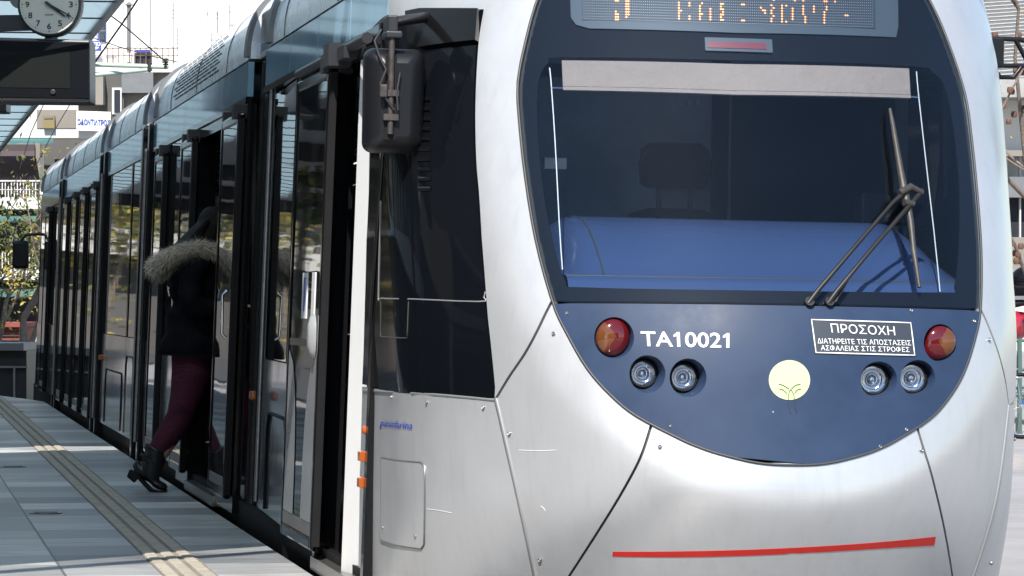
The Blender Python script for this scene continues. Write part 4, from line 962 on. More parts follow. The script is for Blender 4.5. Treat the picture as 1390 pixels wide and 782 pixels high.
# right-hand mirror bracket and mirror
b = TB(); mb_ = b.box(1.12, 1.195, 1.50, 1.56, 1.985, 2.10).build('wing_mirror', M['mirror_shell'], tram, bevel=.008)
b = TB()
for pl in ([(1.15, 1.53, 2.095), (1.26, 1.53, 2.095), (1.36, 1.53, 2.075), (1.6, 1.53, 2.03)], [(1.15, 1.53, 1.995), (1.6, 1.53, 2.0)], [(1.245, 1.53, 2.095), (1.30, 1.53, 2.0)], [(1.15, 1.50, 1.985), (1.18, 1.50, 1.95), (1.23, 1.50, 1.95), (1.26, 1.50, 1.99)]): b.tube(pl, .009, 8)
b.build('mirror_arm', M['mirror_shell'], mb_)
b = TB(); b.loft([[Vector((x, 1.56 + d_, z)) for x, z in rounded(1.66, 1.86, .2 * k_, .36 * k_, .03)] for d_, k_ in ((0, 1), (-.06, .95), (-.09, .6))]); b.build('mirror_housing', M['mirror_shell'], mb_)
# rear mirror
b = TB(); yr = 31.6; zr = 1.58
b.loft([[Vector((x, yr + d_, z)) for x, z in rounded(-1.33, zr, .19 * k_, .33 * k_, .04)] for d_, k_ in ((-.05, .8), (-.03, .97), (.0, 1), (.09, .8))]); rm = b.build('wing_mirror', M['mirror_shell'], tram)
b = TB(); b.tube([(-1.33, yr, zr + .16), (-1.28, yr, zr + .23), (-1.10, yr, zr + .25)], .018, 8); b.build('mirror_arm', M['mirror_shell'], rm)
# door mechanism over the first doorway
b = TB(); x = sx(2.05); b.tube([(x - .05, 1.75, 2.045), (x - .05, 4.0, 2.045)], .022, 8); b.box(x - .11, x - .02, 2.45, 2.62, 1.985, 2.075); b.box(x - .08, x - .03, 2.2, 2.42, 2.0, 2.05); b.build('door_rail', M['dark_metal'], tram)

# ================================================================== GROUND, PLATFORM
EDGE = -1.20
b = MB(); b.box(-400, 500, -400, 700, -1.2, -.42); b.build('ground', M['paving'], kind='structure')
b = MB(); b.box(-1.195, 1.75, .2, 160, -.418, -.37); b.build('track_bed', M['ballast'], kind='structure')
b = MB(); b.box(-1.195, 3.4, -60, .19, -.418, -.372); M['setts'] = mat('dark_concrete', (0.17, 0.168, 0.165), 0.85, var=0.2, vscale=2, bump=0.2, bscale=20); b.build('paved_track', M['setts'], kind='structure')
for x in (-.72, .72):
    b = MB(); b.box(x - .035, x + .035, -60, 160, -.369, -.352); b.build('rail', M['rail_steel'], kind='structure')
pe = [(EDGE, -16), (EDGE, 27.6), (-1.34, 28.6), (-1.58, 30.0), (-2.1, 31.8), (-3.2, 33.5), (-7.5, 34.5), (-7.5, -16)]
b = MB(); n_ = len(pe); b.add([(x, y, -.417) for x, y in pe] + [(x, y, 0) for x, y in pe], [tuple(range(n_))[::-1], tuple(range(n_, 2 * n_))] + [(i, (i + 1) % n_, n_ + (i + 1) % n_, n_ + i) for i in range(n_)]); b.build('platform', M['stone'], kind='structure')
b = MB(); b.box(EDGE - .0, EDGE + .012, -16, 27.6, -.36, -.03); b.build('platform_edge', M['rubber'], kind='structure')
# tactile guidance strip with raised bars
M['groove'] = mat('tactile_groove_dark', (0.20, 0.18, 0.15), 0.85, var=0.3, vscale=9)  # darker base colour between the raised bars
b = MB(); b.use(M['groove']); b.box(-1.79, -1.575, -16, 29.5, .0005, .004); b.use(M['tactile'])
for x in (-1.775, -1.72, -1.645, -1.59):
    pass
y = -4.0
while y < 29.1:
    for x0 in (-1.785, -1.712, -1.640):
        b.hexa([(x0 + .004, y + .003, .0041), (x0 + .056, y + .003, .0041), (x0 + .056, y + .297, .0041), (x0 + .004, y + .297, .0041), (x0 + .011, y + .006, .0085), (x0 + .049, y + .006, .0085), (x0 + .049, y + .294, .0085), (x0 + .011, y + .294, .0085)])
    y += .30
b.build('tactile_strip', None, kind='structure')
# small drain covers let into the platform
for (px, py, r_) in ((62, 697, .06), (18, 634, .06), (18, 559, .07)):
    D = 5000 * 1.11 / (py - YH); p = at(px, py, D); b = MB(); b.disc((p[0], p[1], .0015), (0, 0, 1), r_ * 1.4, .004, 20); d = b.build('drain_cover', M['steel'], None, {62: 'round metal drain cover in the nearer part of the platform', 18: ''}[px] if py > 690 else ('round metal drain cover beside the platform strip, midway along' if py > 600 else 'small dark drain cover at the far end of the platform'), 'drain cover', 'drain covers in the platform')
    b = MB(); b.disc((p[0], p[1], .0060), (0, 0, 1), r_ * 1.05, .002, 20); b.build('cover_plate', M['dark_metal'], d)
    for s_ in (d,): pass

# ================================================================== PLATFORM CANOPY, CLOCK, INFORMATION DISPLAY
cz = 3.2
canopy = empty('platform_canopy', (-5.2, 3.0, 0), 'platform canopy of metal and blue glass roof panels over the platform', 'canopy'); CO = (-5.2, 3.0, 0)
def CB(): return MB(off=CO)
def cut(b, xa, xb, f0, f1, z0, z1):
    b.hexa([(xa, f0(xa), z0), (xb, f0(xb), z0), (xb, f1(xb), z0), (xa, f1(xa), z0), (xa, f0(xa), z1), (xb, f0(xb), z1), (xb, f1(xb), z1), (xa, f1(xa), z1)])
l0 = lambda x: .63 + .83 * (x + 3.28); l1 = lambda x: 12.15 + .43 * (x + 2.0); l2 = lambda x: 13.0 + .43 * (x + 2.0); l3 = lambda x: 62 + 0 * x  # slanted ends and gap shaped so sun strips fall on the shaded platform
lb0 = lambda x: l0(x) - .42; lb1 = lambda x: l0(x) - .30
for (fa, fb) in ((l0, l1), (l2, l3)):
    b = CB(); cut(b, -7.4, -3.42, fa, fb, cz, cz + .08); b.build('roof_panel', M['roof_metal'], canopy)
    b = CB(); cut(b, -3.40, -1.26, lambda x: fa(x), fb, cz + .02, cz + .04); g = b.build('glass_panel', M['roof_glass'], canopy)
    b = CB(); yy = max(fa(-2), 3.4)
    while yy < fb(-2) - 1: b.box(-3.4, -1.26, yy, yy + .03, cz + .008, cz + .018); yy += 1.6
    b.box(-1.26, -1.22, fa(-1.4), fb(-1.4), cz - .02, cz + .06); b.build('glazing_bar', M['dark_metal'], g)
b = CB(); cut(b, -7.4, -1.3, lb0, lb1, cz, cz + .08); b.build('shadow_beam', M['roof_metal'], canopy)  # unseen beam added to draw a thin shadow across the sunlit paving
for yy in (6, 11, 18.5, 25, 32, 40, 48, 56):
    b = CB(); b.box(-7.4, -3.42, yy, yy + .12, cz - .22, cz - .002); b.build('roof_beam', M['dark_metal'], canopy)
    b = CB(); b.tube([(-5.2, yy + .06, 0 if yy < 30 else -.42), (-5.2, yy + .06, cz - .1)], .09, 14); b.build('post', M['dark_metal'], canopy)

# arm carrying clock and display
DM = 25.0
arm = empty('sign_bracket', tuple(at(0, 60, DM)), 'dark steel cross arm under the canopy carrying the clock', 'bracket')
ao = at(0, 60, DM); b = MB(off=ao)
def obox(b, px0, px1, py0, py1, D, dep, py0b=None, py1b=None):
    """box facing down the street: front face spans the measured rectangle at distance D, dep metres deep"""
    py0b = py0 if py0b is None else py0b; py1b = py1 if py1b is None else py1b
    P = [at(px0, py1, D), at(px1, py1b, D), None, None, at(px0, py0, D), at(px1, py0b, D), None, None]
    P[2] = P[1] + FV * dep; P[3] = P[0] + FV * dep; P[6] = P[5] + FV * dep; P[7] = P[4] + FV * dep
    return b.hexa(P)
obox(b, -330, 44, 24, 50, DM + .1, .12, 20, 40); b.build('beam', M['dark_metal'], arm)
b = MB(off=ao); b.tube([at(-330, 37, DM + .16), at(-330, -180, DM + .16)], .06, 10); b.build('hanger', M['dark_metal'], arm)
ck = empty('station_clock', tuple(at(68, 7, DM)), 'round station clock with pale face and black hands above the display', 'clock'); oc = at(68, 7, DM)
def ckpt(r, ang, d): return at(68 + r * math.sin(R(ang)), 7 - r * math.cos(R(ang)), DM) - FV * d
n_ = -FV
b = MB(off=oc); b.loft([[ckpt(r_, k * 10, d_) for k in range(36)] for r_, d_ in ((41, -.16), (43, -.12), (43.5, .03), (41.5, .05), (39.5, .045))], True, True); b.build('case', M['dark_metal'], ck)
b = MB(off=oc); b.add([ckpt(39.8, k * 10, .052) for k in range(36)], [tuple(range(36))]); face = b.build('dial', M['clock_face'], ck)
b = MB(off=oc)
for k in range(60):
    a = k * 6; r1, r0, w_ = (37.6, 35.4, 1.0) if k % 5 == 0 else (37.6, 36.5, .5)
    P = [ckpt(r1, a - w_, .054), ckpt(r1, a + w_, .054), ckpt(r0, a + w_, .054), ckpt(r0, a - w_, .054)]; b.add(P, [(0, 1, 2, 3)])
b.build('minute_marks', M['wire'], face)
for h in range(1, 13):
    V, Fc = text2d(str(h), .02); a = h * 30; cxp, cyp = 68 + 29.5 * math.sin(R(a)), 7 - 29.5 * math.cos(R(a)); ww = 5.6 if h < 10 else 8.5; ww = 2.6 if h == 1 else ww
    b = MB(off=oc); b.add([at(cxp + (v[0] - .5) * ww, cyp - (v[1] - .5) * 8.2, DM) - FV * .054 for v in V], Fc); b.build('numeral', M['wire'], face)
b = MB(off=oc); b.add([at(62 + v[0] * 12, 20.2 + (1 - v[1]) * 1.6, DM) - FV * .054 for v in np.array([(0, 0), (1, 0), (1, 1), (0, 1)])], [(0, 1, 2, 3)]); b.build('maker_line', M['galv'], face)
def hand(name, ang, r0, r1, w0, w1, d):
    b = MB(off=oc); c, s = math.cos(R(ang)), math.sin(R(ang))
    f_ = lambda r, w: (68 + r * s + w * c, 7 - r * c + w * s)
    P = [f_(-r0, -w0), f_(-r0, w0), f_(r1, w1), f_(r1, -w1)]
    b.hexa([at(*q, DM) - FV * d for q in P] + [at(*q, DM) - FV * (d + .006) for q in P]); b.build(name, M['wire'], ck)
hand('hour_hand', 127, 5, 27, 2.0, 1.2, .06); hand('minute_hand', 118.5, 6, 35, 1.5, .7, .072)
b = MB(off=oc); b.tube([ckpt(43, 180, -.06), ckpt(48, 180, -.06)], .045, 12); b.build('clock_foot', M['dark_metal'], ck)
b = MB(off=oc); b.loft([[at(27 + r_ * math.cos(k * .35), -2 - r_ * math.sin(k * .35), DM + d_) for k in range(18)] for r_, d_ in ((14, .12), (14, .55))]); b.build('clock_back_case', M['galv'], ck)
# information display
oi = at(50, 95, DM); inf = empty('information_display', tuple(oi), 'large black switched-off information display hanging below the clock', 'display')
b = MB(off=oi); obox(b, -40, 122, 51, 138.5, DM, .35, 55, 140); b.build('housing', M['dark_metal'], inf, bevel=.01)
b = MB(off=oi); obox(b, -38, 120.8, 54.5, 131.5, DM - .012, .011, 58.5, 133.5); scr = b.build('screen', M['screen'], inf)
b = MB(off=oi); obox(b, -38, 95, 68, 118, DM - .016, .0035, 70.5, 120); b.build('inner_screen', M['screen_in'], scr)
b = MB(off=oi)
for k in range(27): obox(b, -36 + k * 5.7, -32.4 + k * 5.7, 133.5, 135.5, DM - .006, .005)
b.build('vent_slots', M['wire'], inf)
b = MB(off=oi); c0 = at(72, 125, DM - .015); b.loft([ring_pts(c0, FV, .019, 18), ring_pts(c0 - FV * .006, FV, .019, 18), ring_pts(c0 - FV * .006, FV, .012, 18)]); b.build('keyhole_ring', M['dark_metal'], inf)
b = MB(off=oi); obox(b, -36, 121, 50.0, 51.6, DM + .01, .3, 54, 55.6); b.build('top_rail', M['galv'], inf)
# lower dark box further back at the left edge
ol = at(2, 146, 27); lb = empty('loudspeaker', tuple(ol), 'small dark loudspeaker box below the information display at the edge', 'loudspeaker')
b = MB(off=ol); obox(b, -22, 8.5, 139.5, 153, 27, .25); b.build('housing', M['dark_metal'], lb, bevel=.01)
b = MB(off=ol); obox(b, -18, 6, 142, 151, 26.99, .012); b.build('grille', M['wire'], lb)

# ================================================================== BUILDINGS (real sizes, facing down the street)
def fb(b, px0, px1, py0, py1, D, dep): return obox(b, px0, px1, py0, py1, D, dep)
DB = 160.0
ob = at(120, 515, DB)
apt = empty('apartment_building', tuple(ob), 'white apartment block with balconies, awnings and roof terrace behind the tram', 'building')
def AB(): return MB(off=ob)
def part(name, m, parent, *boxes, bev=0):
    b = MB(off=ob)
    for q in boxes: fb(b, *q)
    return b.build(name, M[m], parent, bevel=bev)
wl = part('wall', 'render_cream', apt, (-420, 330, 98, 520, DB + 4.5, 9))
part('roof', 'balc', apt, (-425, 335, 90, 98, DB + 4, 10))
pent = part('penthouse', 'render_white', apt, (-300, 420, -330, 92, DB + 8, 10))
part('window', 'blue_frame', pent, (133, 144, 30, 57, DB + 7.9, .2)); part('pane', 'winglass', pent, (135.5, 142, 32.5, 54, DB + 7.8, .12))
# top floor: deep recess with dark door and a grey blind
part('wall_panel', 'render_cream', apt, (60, 140, 100, 142, DB + 3.2, 1.2)); part('wall_panel', 'render_grey', apt, (140, 168, 100, 160, DB + 4.1, .3))  # grey piece puts the shade at the cream wall's right into colour
part('grey_blind', 'galv', apt, (165, 208, 98, 126, DB + 3.9, .2), )
wn = part('window', 'balc', apt, (152, 165, 119, 155, DB + 3.9, .3)); part('pane', 'winglass', wn, (155, 163, 122, 153, DB + 3.85, .2))
# balconies: slabs with parapets/railings
def balcony(x0, x1, y0, y1, m='balc', dep=2.6): return part('balcony', m, apt, (x0, x1, y0, y1, DB, dep))
p3 = balcony(-420, 150, 174, 187); part('parapet', 'balc', p3, (44, 106, 140, 174, DB, .2)); part('parapet', 'render_cream', p3, (50, 104, 149, 174, DB - .05, .04))
part('parapet', 'balc', p3, (-420, 44, 160, 174, DB, .2))
rl = []
for k in range(40): rl.append((-18 + k * 3.0, -16.4 + k * 3.0, 153 if k % 4 else 151, 168, DB + .05, .04))
part('railing', 'railing', p3, *[q for q in rl if q[0] < 44])
p2_ = balcony(-420, 60, 268, 284)
rl = [(-420 + k * 4.1, -418.4 + k * 4.1, 246, 268, DB + .05, .05) for k in range(int(475 / 4.1))]
part('railing', 'railing', p2_, *rl, (-420, 56, 244.5, 246.5, DB, .12), (-420, 56, 257, 258, DB + .03, .05))
p1_ = balcony(-420, 60, 366, 380); part('railing', 'railing', p1_, *[(q[0], q[1], 343, 366, q[4], q[5]) for q in rl])
# dark sheets behind the balconies: the recess shade is put into their colour
part('recess_shade', 'recess', apt, (-420, 47, 196, 266, DB + 4.3, .3)); part('recess_shade', 'recess', apt, (-420, 47, 300, 366, DB + 4.3, .3)); part('recess_shade', 'recess', apt, (-420, 80, 384, 470, DB + 4.3, .3))
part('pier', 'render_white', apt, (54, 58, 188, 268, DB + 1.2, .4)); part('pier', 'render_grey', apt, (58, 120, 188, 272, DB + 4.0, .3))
part('vent_unit', 'dark_metal', apt, (74, 80, 216, 231, DB + 3.6, .4))
def awning(x0, x1, y0, y1, m, D=DB + .2):
    b = MB(off=ob); n = 44; pts = []
    for k in range(n + 1):
        x = x0 + (x1 - x0) * k / n; s_ = abs(math.sin(k * math.pi / 2)) * 1.8
        pts.append((at(x, y0, D + 2.6), at(x, y1 - 3, D - .3), at(x, y1 + s_, D - .3)))
    b.add([q for p in pts for q in p], [(3 * k + j, 3 * k + j + 1, 3 * k + 3 + j + 1, 3 * k + 3 + j) for k in range(n) for j in range(2)])
    return b.build('awning', M[m], apt)
awning(-400, 72, 178, 194, 'awning_teal', DB - .4); awning(-400, 50, 286, 300, 'awning_teal', DB - .4); awning(-300, 47, 205, 243, 'awning_pur', DB + 1.6); awning(-400, 62, 383, 402, 'awning_teal', DB - .4)
yb = part('ochre_box', 'ochre', apt, (58.5, 74, 157, 174, DB - .3, .25)); part('lid', 'galv', yb, (60, 72, 159, 161, DB - .34, .03))
# roof terrace railing
part('terrace_railing', 'railing_red', apt, *[(145 + k * 7.5, 146.2 + k * 7.5, 66, 86, DB + 4.2, .06) for k in range(13)], (143, 242, 64.5, 66, DB + 4.2, .08), (143, 242, 75, 76, DB + 4.2, .06))
part('terrace_wall', 'render_white', apt, (120, 158, 78, 92, DB + 4.3, .3)); part('terrace_planter', 'dark_metal', apt, (182, 205, 72, 86, DB + 4.6, .6)); part('parasol_top', 'signblue', apt, (184, 203, 67.5, 71, DB + 4.8, .6))
# chimney pipe, antennas
def single(name, label, cat, build, m, group=None):
    b = MB(); build(b); return b.build(name, M[m], None, label, cat, group)
ch = at(175, 84, DB + 5); b = MB(off=ch); b.tube([at(175, 86, DB + 5), at(175, 8, DB + 5)], .09, 12); chm = b.build('chimney_pipe', M['galv'], None, 'tall galvanised chimney pipe with a cap above the terrace railing', 'chimney')
chm.location = ch
b = MB(off=ch); b.loft([ring_pts(at(175, 7, DB + 5), (0, 0, 1), .22, 14), ring_pts(at(175, 3, DB + 5), (0, 0, 1), .05, 14)]); b.tube([at(175, 9, DB + 5), at(175, 6, DB + 5)], .12, 10); b.build('cap', M['galv'], chm)
b = MB(off=ch); b.tube([at(168, 27, DB + 5), at(168, 0, DB + 5), at(170, -2, DB + 5)], .02, 6); b.tube([at(168, 27, DB + 5), at(173, 27, DB + 5)], .02, 6); b.build('bracket', M['galv'], chm)
b = MB(off=ch); b.tube([at(175, 87, DB + 5), at(175, 72, DB + 5)], .16, 12); b.build('base_pipe', M['render_white'], chm)
def antenna(px, top, bot, bars, label, D=DB + 7.0):
    o = at(px, bot, D); b = MB(off=o); b.tube([at(px, bot, D), at(px, top, D)], .028, 6); a = b.build('antenna_mast', M['galv'], None, label, 'antenna', 'antennas on the roof terrace'); a.location = o
    b = MB(off=o)
    for (x0, x1, y) in bars: b.tube([at(x0, y, D - .05), at(x1, y, D - .05)], .018, 6)
    if bars: b.build_each('crossbar', M['galv'], a)
antenna(204, -60, 95, [], 'bare tall mast beside the chimney pipe')
antenna(235, 4, 100, [(232, 238, 14), (233, 237, 19), (232, 239, 24)], 'aerial with three short bars above the tram roof')
antenna(281, 12, 55, [(281, 303, 18), (281, 290, 20)], 'aerial with one long side bar above the tram roof grille')
antenna(295, 14, 45, [(292, 299, 20), (292, 298, 25)], 'short aerial with two bars close to the tram roof')
antenna(312, 6, 40, [(309, 315, 16)], 'thin single-bar aerial nearest the tram roof', DB + 7.5)
antenna(125, 14, 70, [(123, 152, 42), (122, 128, 44)], 'aerial with a long horizontal bar beside the blue window')
# signs on the building
def sign_board(px0, px1, py0, py1, D, name, label, rows, mbg='signwhite', tilt=0):
    o = at((px0 + px1) / 2, (py0 + py1) / 2, D); b = MB(off=o); obox(b, px0, px1, py0, py1, D, .12, py0 + tilt, py1 + tilt); s = b.build(name, M[mbg], None, label, 'sign'); s.location = o
    for (txt, x0, x1, y0, y1, mt_, band_) in rows:
        if band_:
            b = MB(off=o); obox(b, px0 + .1, px1 - .1, band_[0], band_[1], D - .02, .018, band_[0] + tilt, band_[1] + tilt); b.build('colour_band', M[band_[2]], s)
        if txt:
            V, Fc = text2d(txt, .035); b = MB(off=o); b.add([at(x0 + v[0] * (x1 - x0), y1 + tilt * (v[0]) - v[1] * (y1 - y0), D) - FV * .04 for v in V], Fc); b.build('lettering', M[mt_], s)
sign_board(104, 150, 150.5, 177, DB - .4, 'shop_sign', 'white sign with blue lettering on the balcony of the apartment block', [('ΟΔΟΝΤΙΑΤΡΟΣ', 105.2, 149.5, 161.0, 169.6, 'signblue', None)], tilt=1.5)
M['pinkish'] = mat('sign_lilac', (0.50, 0.42, 0.60), 0.6)
sign_board(110, 137.5, 55, 77.5, DB + 4.0, 'shop_sign', 'small blue and white sign at the roof terrace corner beside the information display', [('ΘΕΙΟ', 121.5, 136.5, 57, 62.5, 'signwhite', (55.3, 69, 'signblue')), ('ΕΡ', 125, 134, 63.5, 67.5, 'signwhite', None), ('4622', 121, 136, 70.5, 75, 'signwhite', (69.2, 77.2, 'pinkish'))])
# pale green overhead line arms with wires, and a pole
DO = 70.0
oo = at(228, 91, DO); oh = empty('overhead_line_arm', tuple(oo), 'pale green double arm of the overhead line with black insulators', 'overhead line')
b = MB(off=oo); b.tube([at(-60, 78, DO), at(126, 87.5, DO), at(228, 91, DO)], .045, 10); b.build('upper_arm', M['mint'], oh)
b = MB(off=oo); b.tube([at(-60, 117, DO), at(122, 102.5, DO), at(202, 94.5, DO)], .04, 10); b.build('lower_arm', M['mint'], oh)
for (x, y0, y1) in ((203, 86, 97), (225, 80, 93)):
    b = MB(off=oo)
    for k in range(4): b.disc(at(x, y0 + (y1 - y0) * k / 4, DO), (0, 0, -1), .055, .03, 12)
    b.tube([at(x, y0 - 1, DO), at(x, y1 + 1, DO)], .025, 8); b.build('insulator', M['wire'], oh)
b = MB(off=oo); b.tube([at(-60, 60, DO), at(-60, 515, DO)], .12, 12); b.build('pole', M['mint'], oh)
def wire(pts, label, r=.014):
    o = np.array(pts[0]); b = MB(off=o); b.tube(pts, r, 6); q = b.build('overhead_wire', M['wire'], None, label, 'wire', 'wires over the street'); q.location = o
wire([at(189, -4, 68), at(168, 29, 69), at(125, 90, 70)], 'thick black wire crossing in front of the chimney pipe', .02)
wire([at(128, 5, 66), at(165, 32, 67), at(226, 85, 70)], 'black wire falling to the tip of the green arm', .014)
wire([at(122, 50, 75), at(160, 63, 75), at(200, 75, 75), at(240, 84, 75)], 'thin slack cable along the roof terrace', .012)
wire([at(60, 140, 72), at(42, 180, 72), at(8, 290, 72)], 'thin wire slanting down across the balconies, on the left', .01)
wire([at(96, 140, 72), at(71, 182, 72), at(36, 250, 72), at(5, 300, 72)], 'thin wire slanting down across the balconies, on the right', .01)

# building at the right, with louvred top
orr = at(1400, 515, 95); rb = empty('white_building', tuple(orr), 'white building with a slatted louvre front behind the bare tree', 'building')
def rp(name, m, parent, *boxes):
    b = MB(off=orr)
    for q in boxes: fb(b, *q)
    return b.build(name, M[m], parent)
rw = rp('wall', 'render_white', rb, (1180, 1900, -300, 480, 96, 14))
lv = [obox(MB(), 0, 1, 0, 1, 1, 1)]
b = MB(off=orr)
for k in range(34):
    y = -110 + k * 5.0; obox(b, 1200, 1800, y + 10, y + 11.5, 94.8, .05, y - 30, y - 28.5)
lou = b.build('louvre', M['galv'], rb)
b = MB(off=orr)
for x in (1290, 1420, 1550): obox(b, x, x + 3, -120, 60, 94.95, .1)
b.build_each('louvre_post', M['galv'], rb)
rp('canopy_slab', 'concrete', rb, (1250, 1800, 106, 132, 94.4, 1.5)); rp('balcony', 'render_cream', rb, (1250, 1800, 204, 212, 95, 0.95))
rp('shop_window', 'winglass', rb, (1250, 1800, 270, 330, 95.8, .15)); rp('window_frame', 'balc', rb, (1364, 1368, 212, 330, 95.5, .2), (1384, 1386, 212, 330, 95.5, .2)); rp('shop_panel', 'render_cream', rb, (1250, 1800, 322, 372, 95.2, .7))
rp('grey_fascia', 'galv', rb, (1250, 1800, 240, 268, 95.2, .7))

# street behind the viewpoint and to the left, seen only in reflections
def block(name, x0, x1, y0, y1, h, m, label, face):
    o = np.array([(x0 + x1) / 2, (y0 + y1) / 2, -.42]); t = empty(name, tuple(o), label, 'building'); b = MB(off=o); b.box(x0, x1, y0, y1, -.42, h); b.build('wall', M[m], t)
    z = 3.2; 
    while z < h - 1:
        b = MB(off=o); b2 = MB(off=o)
        if face == 'x': b.box(x1 + .001, x1 + 1.3, y0, y1, z, z + .95); [b2.box(x1, x1 + .05, y, y + 1.6, z + 1.2, z + 2.6) for y in np.arange(y0 + 1, y1 - 2, 3.2)]
        elif face == 'y0': b.box(x0, x1, y0 - 1.3, y0 - .001, z, z + .95); [b2.box(x, x + 1.6, y0 - .05, y0, z + 1.2, z + 2.6) for x in np.arange(x0 + 1, x1 - 2, 3.2)]
        else: b.box(x0, x1, y1 + .001, y1 + 1.3, z, z + .95); [b2.box(x, x + 1.6, y1, y1 + .05, z + 1.2, z + 2.6) for x in np.arange(x0 + 1, x1 - 2, 3.2)]
        b.build('balcony', M['balc'], t); b2.build_each('window', M['winglass'], t); z += 3.2
block('apartment_building', -34, -20, 20, 62, 17, 'render_grey', 'grey apartment block with continuous white balconies across the street on the left', 'x')
block('apartment_building', -36, -22, 66, 120, 20, 'render_grey', 'tall grey apartment block further along the left side of the street', 'x')
block('apartment_building', -34, -20, -40, 12, 14, 'winglass', 'unseen block on the left nearest the viewpoint, dark glass to darken reflections', 'x')  # unseen block made dark so the cab window mirrors little light
block('apartment_building', -16, 30, -92, -80, 15, 'render_cream', 'cream apartment block closing the street behind the viewpoint', 'y')
block('apartment_building', -26, -2.6, 126, 138, 13, 'render_grey', 'unseen grey block with white balconies, added at the far left to hide bright sky in reflections', 'y0')  # added to block the horizon sky mirrored in the tram side
b = MB(); b.box(-20, -7.52, -60, 160, -.419, -.36); b.build('road', M['asphalt'], kind='structure')
b = MB(); b.box(3.5, 60, 20, 160, -.419, -.30); b.build('pavement', M['paving'], kind='structure')
b = MB(); b.box(3.35, 3.498, 20, 160, -.419, -.29); b.build('kerb', M['concrete'], kind='structure')

# ================================================================== TREES
def branches(b, p, d, L, r, depth, tips, rs, spread=.55, up=.1):
    n = 4; pts = [Vector(p)]; dd = Vector(d).normalized()
    for k in range(n):
        dd = (dd + Vector((rs.uniform(-1, 1), rs.uniform(-1, 1), rs.uniform(-1, 1))) * .16 + Vector((0, 0, up * .2))).normalized(); pts.append(pts[-1] + dd * L / n)
    b.tube(pts, [r * (1 - .45 * k / n) for k in range(n + 1)], 8 if r > .03 else 5, cap=depth == 0)
    if depth == 0: tips.append((pts[-1], dd)); return
    for k in range(rs.choice((2, 3, 3))):
        q = pts[-1] if k < 2 else pts[2]
        nd = (dd + Vector((rs.uniform(-1, 1), rs.uniform(-1, 1), rs.uniform(-.6, .9))) * spread * 1.3).normalized()
        branches(b, q, nd, L * rs.uniform(.62, .85), r * rs.uniform(.48, .62), depth - 1, tips, rs, spread, up)
    tips.append((pts[2], dd))
def tree(base, h, r, label, leaves, leafmats, size, depth=4, seed=1, group=None, pods=0, lean=(0, 0), crown=1.0, podsize=.05):
    rs = random.Random(seed); o = np.array(base); t = empty('tree', tuple(o), label, 'tree', group); b = MB(off=o); tips = []
    branches(b, base, (lean[0], lean[1], 1), h * .38, r, depth, tips, rs); b.build('trunk', M['bark'], t)
    if leaves:
        b = MB(off=o)
        for m_ in leafmats: b.use(M[m_])
        for k in range(leaves):
            p, d = rs.choice(tips); c = p + Vector((rs.gauss(0, 1), rs.gauss(0, 1), rs.gauss(0, .8))) * .38 * crown
            b.use(M[leafmats[0] if noise.noise(c * .9) + rs.uniform(-.25, .25) > 0 else leafmats[-1]])
            s_ = size * rs.uniform(.6, 1.3); u = Vector((rs.uniform(-1, 1), rs.uniform(-1, 1), rs.uniform(-1, 1))).normalized(); v = u.orthogonal().normalized()
            b.add([c - u * s_, c + v * s_ * .45, c + u * s_, c - v * s_ * .45], [(0, 1, 2, 3)])
        b.build('crown', None, t)
    if pods:
        b = MB(off=o)
        for k in range(pods):
            p, d = rs.choice(tips); c = p + Vector((rs.gauss(0, 1), rs.gauss(0, 1), rs.gauss(0, 1))) * .10 + Vector((0, 0, -.05))
            b.ball(c, podsize * rs.uniform(.7, 1.2), 4, (1, 1, 1.25))
        b.build('seed_pods', M['pod'], t)
    return t
tr = 'street trees along the platform'
for i, (x, y, h, s) in enumerate([(-6.8, 30, 5.5, 11), (-5.6, 38, 6, 12), (-7.4, 47, 6.5, 13), (-5.0, 56, 6, 14), (-8.0, 66, 7, 15), (-4.6, 78, 6.5, 16)]):
    tree((x, y, 0 if y < 33 else -.42), h, .10, ['yellowing street tree by the platform, nearest of the row on the left', 'yellowing street tree, second of the row on the left', 'yellowing street tree, third of the row on the left', 'yellowing street tree, fourth of the row on the left', 'yellowing street tree, fifth of the row on the left', 'yellowing street tree, farthest of the row on the left'][i], 2600, ('leaf_y', 'leaf_g'), .12, 4, s, tr)
p0 = at(36, 566, 52); tree((p0[0], p0[1], -.42), 3.3, .085, 'thin grey tree with sparse yellow leaves beside the rear mirror of the tram', 700, ('leaf_y', 'leaf_g'), .045, 4, 5, None, lean=(-.12, .1))
p0 = at(-8, 566, 66); tree((p0[0], p0[1], -.42), 3.0, .09, 'leafy yellow-green tree behind the black planter at the far left', 1800, ('leaf_y', 'leaf_g'), .05, 4, 9, None)
p0 = at(1440, 600, 38); tree((p0[0], p0[1], -.3), 6.4, .05, 'bare tree hung with brown seed pods to the right of the tram', 40, ('leaf_y', 'leaf_g'), .03, 4, 21, None, pods=520, lean=(-.10, 0), podsize=.035)
p0 = at(1490, 600, 44); tree((p0[0], p0[1], -.3), 6.0, .045, 'bare branching tree with a few green leaves behind the seed pod tree', 160, ('leaf_g', 'leaf_y'), .035, 4, 33, None, pods=200, lean=(-.12, 0), podsize=.035)
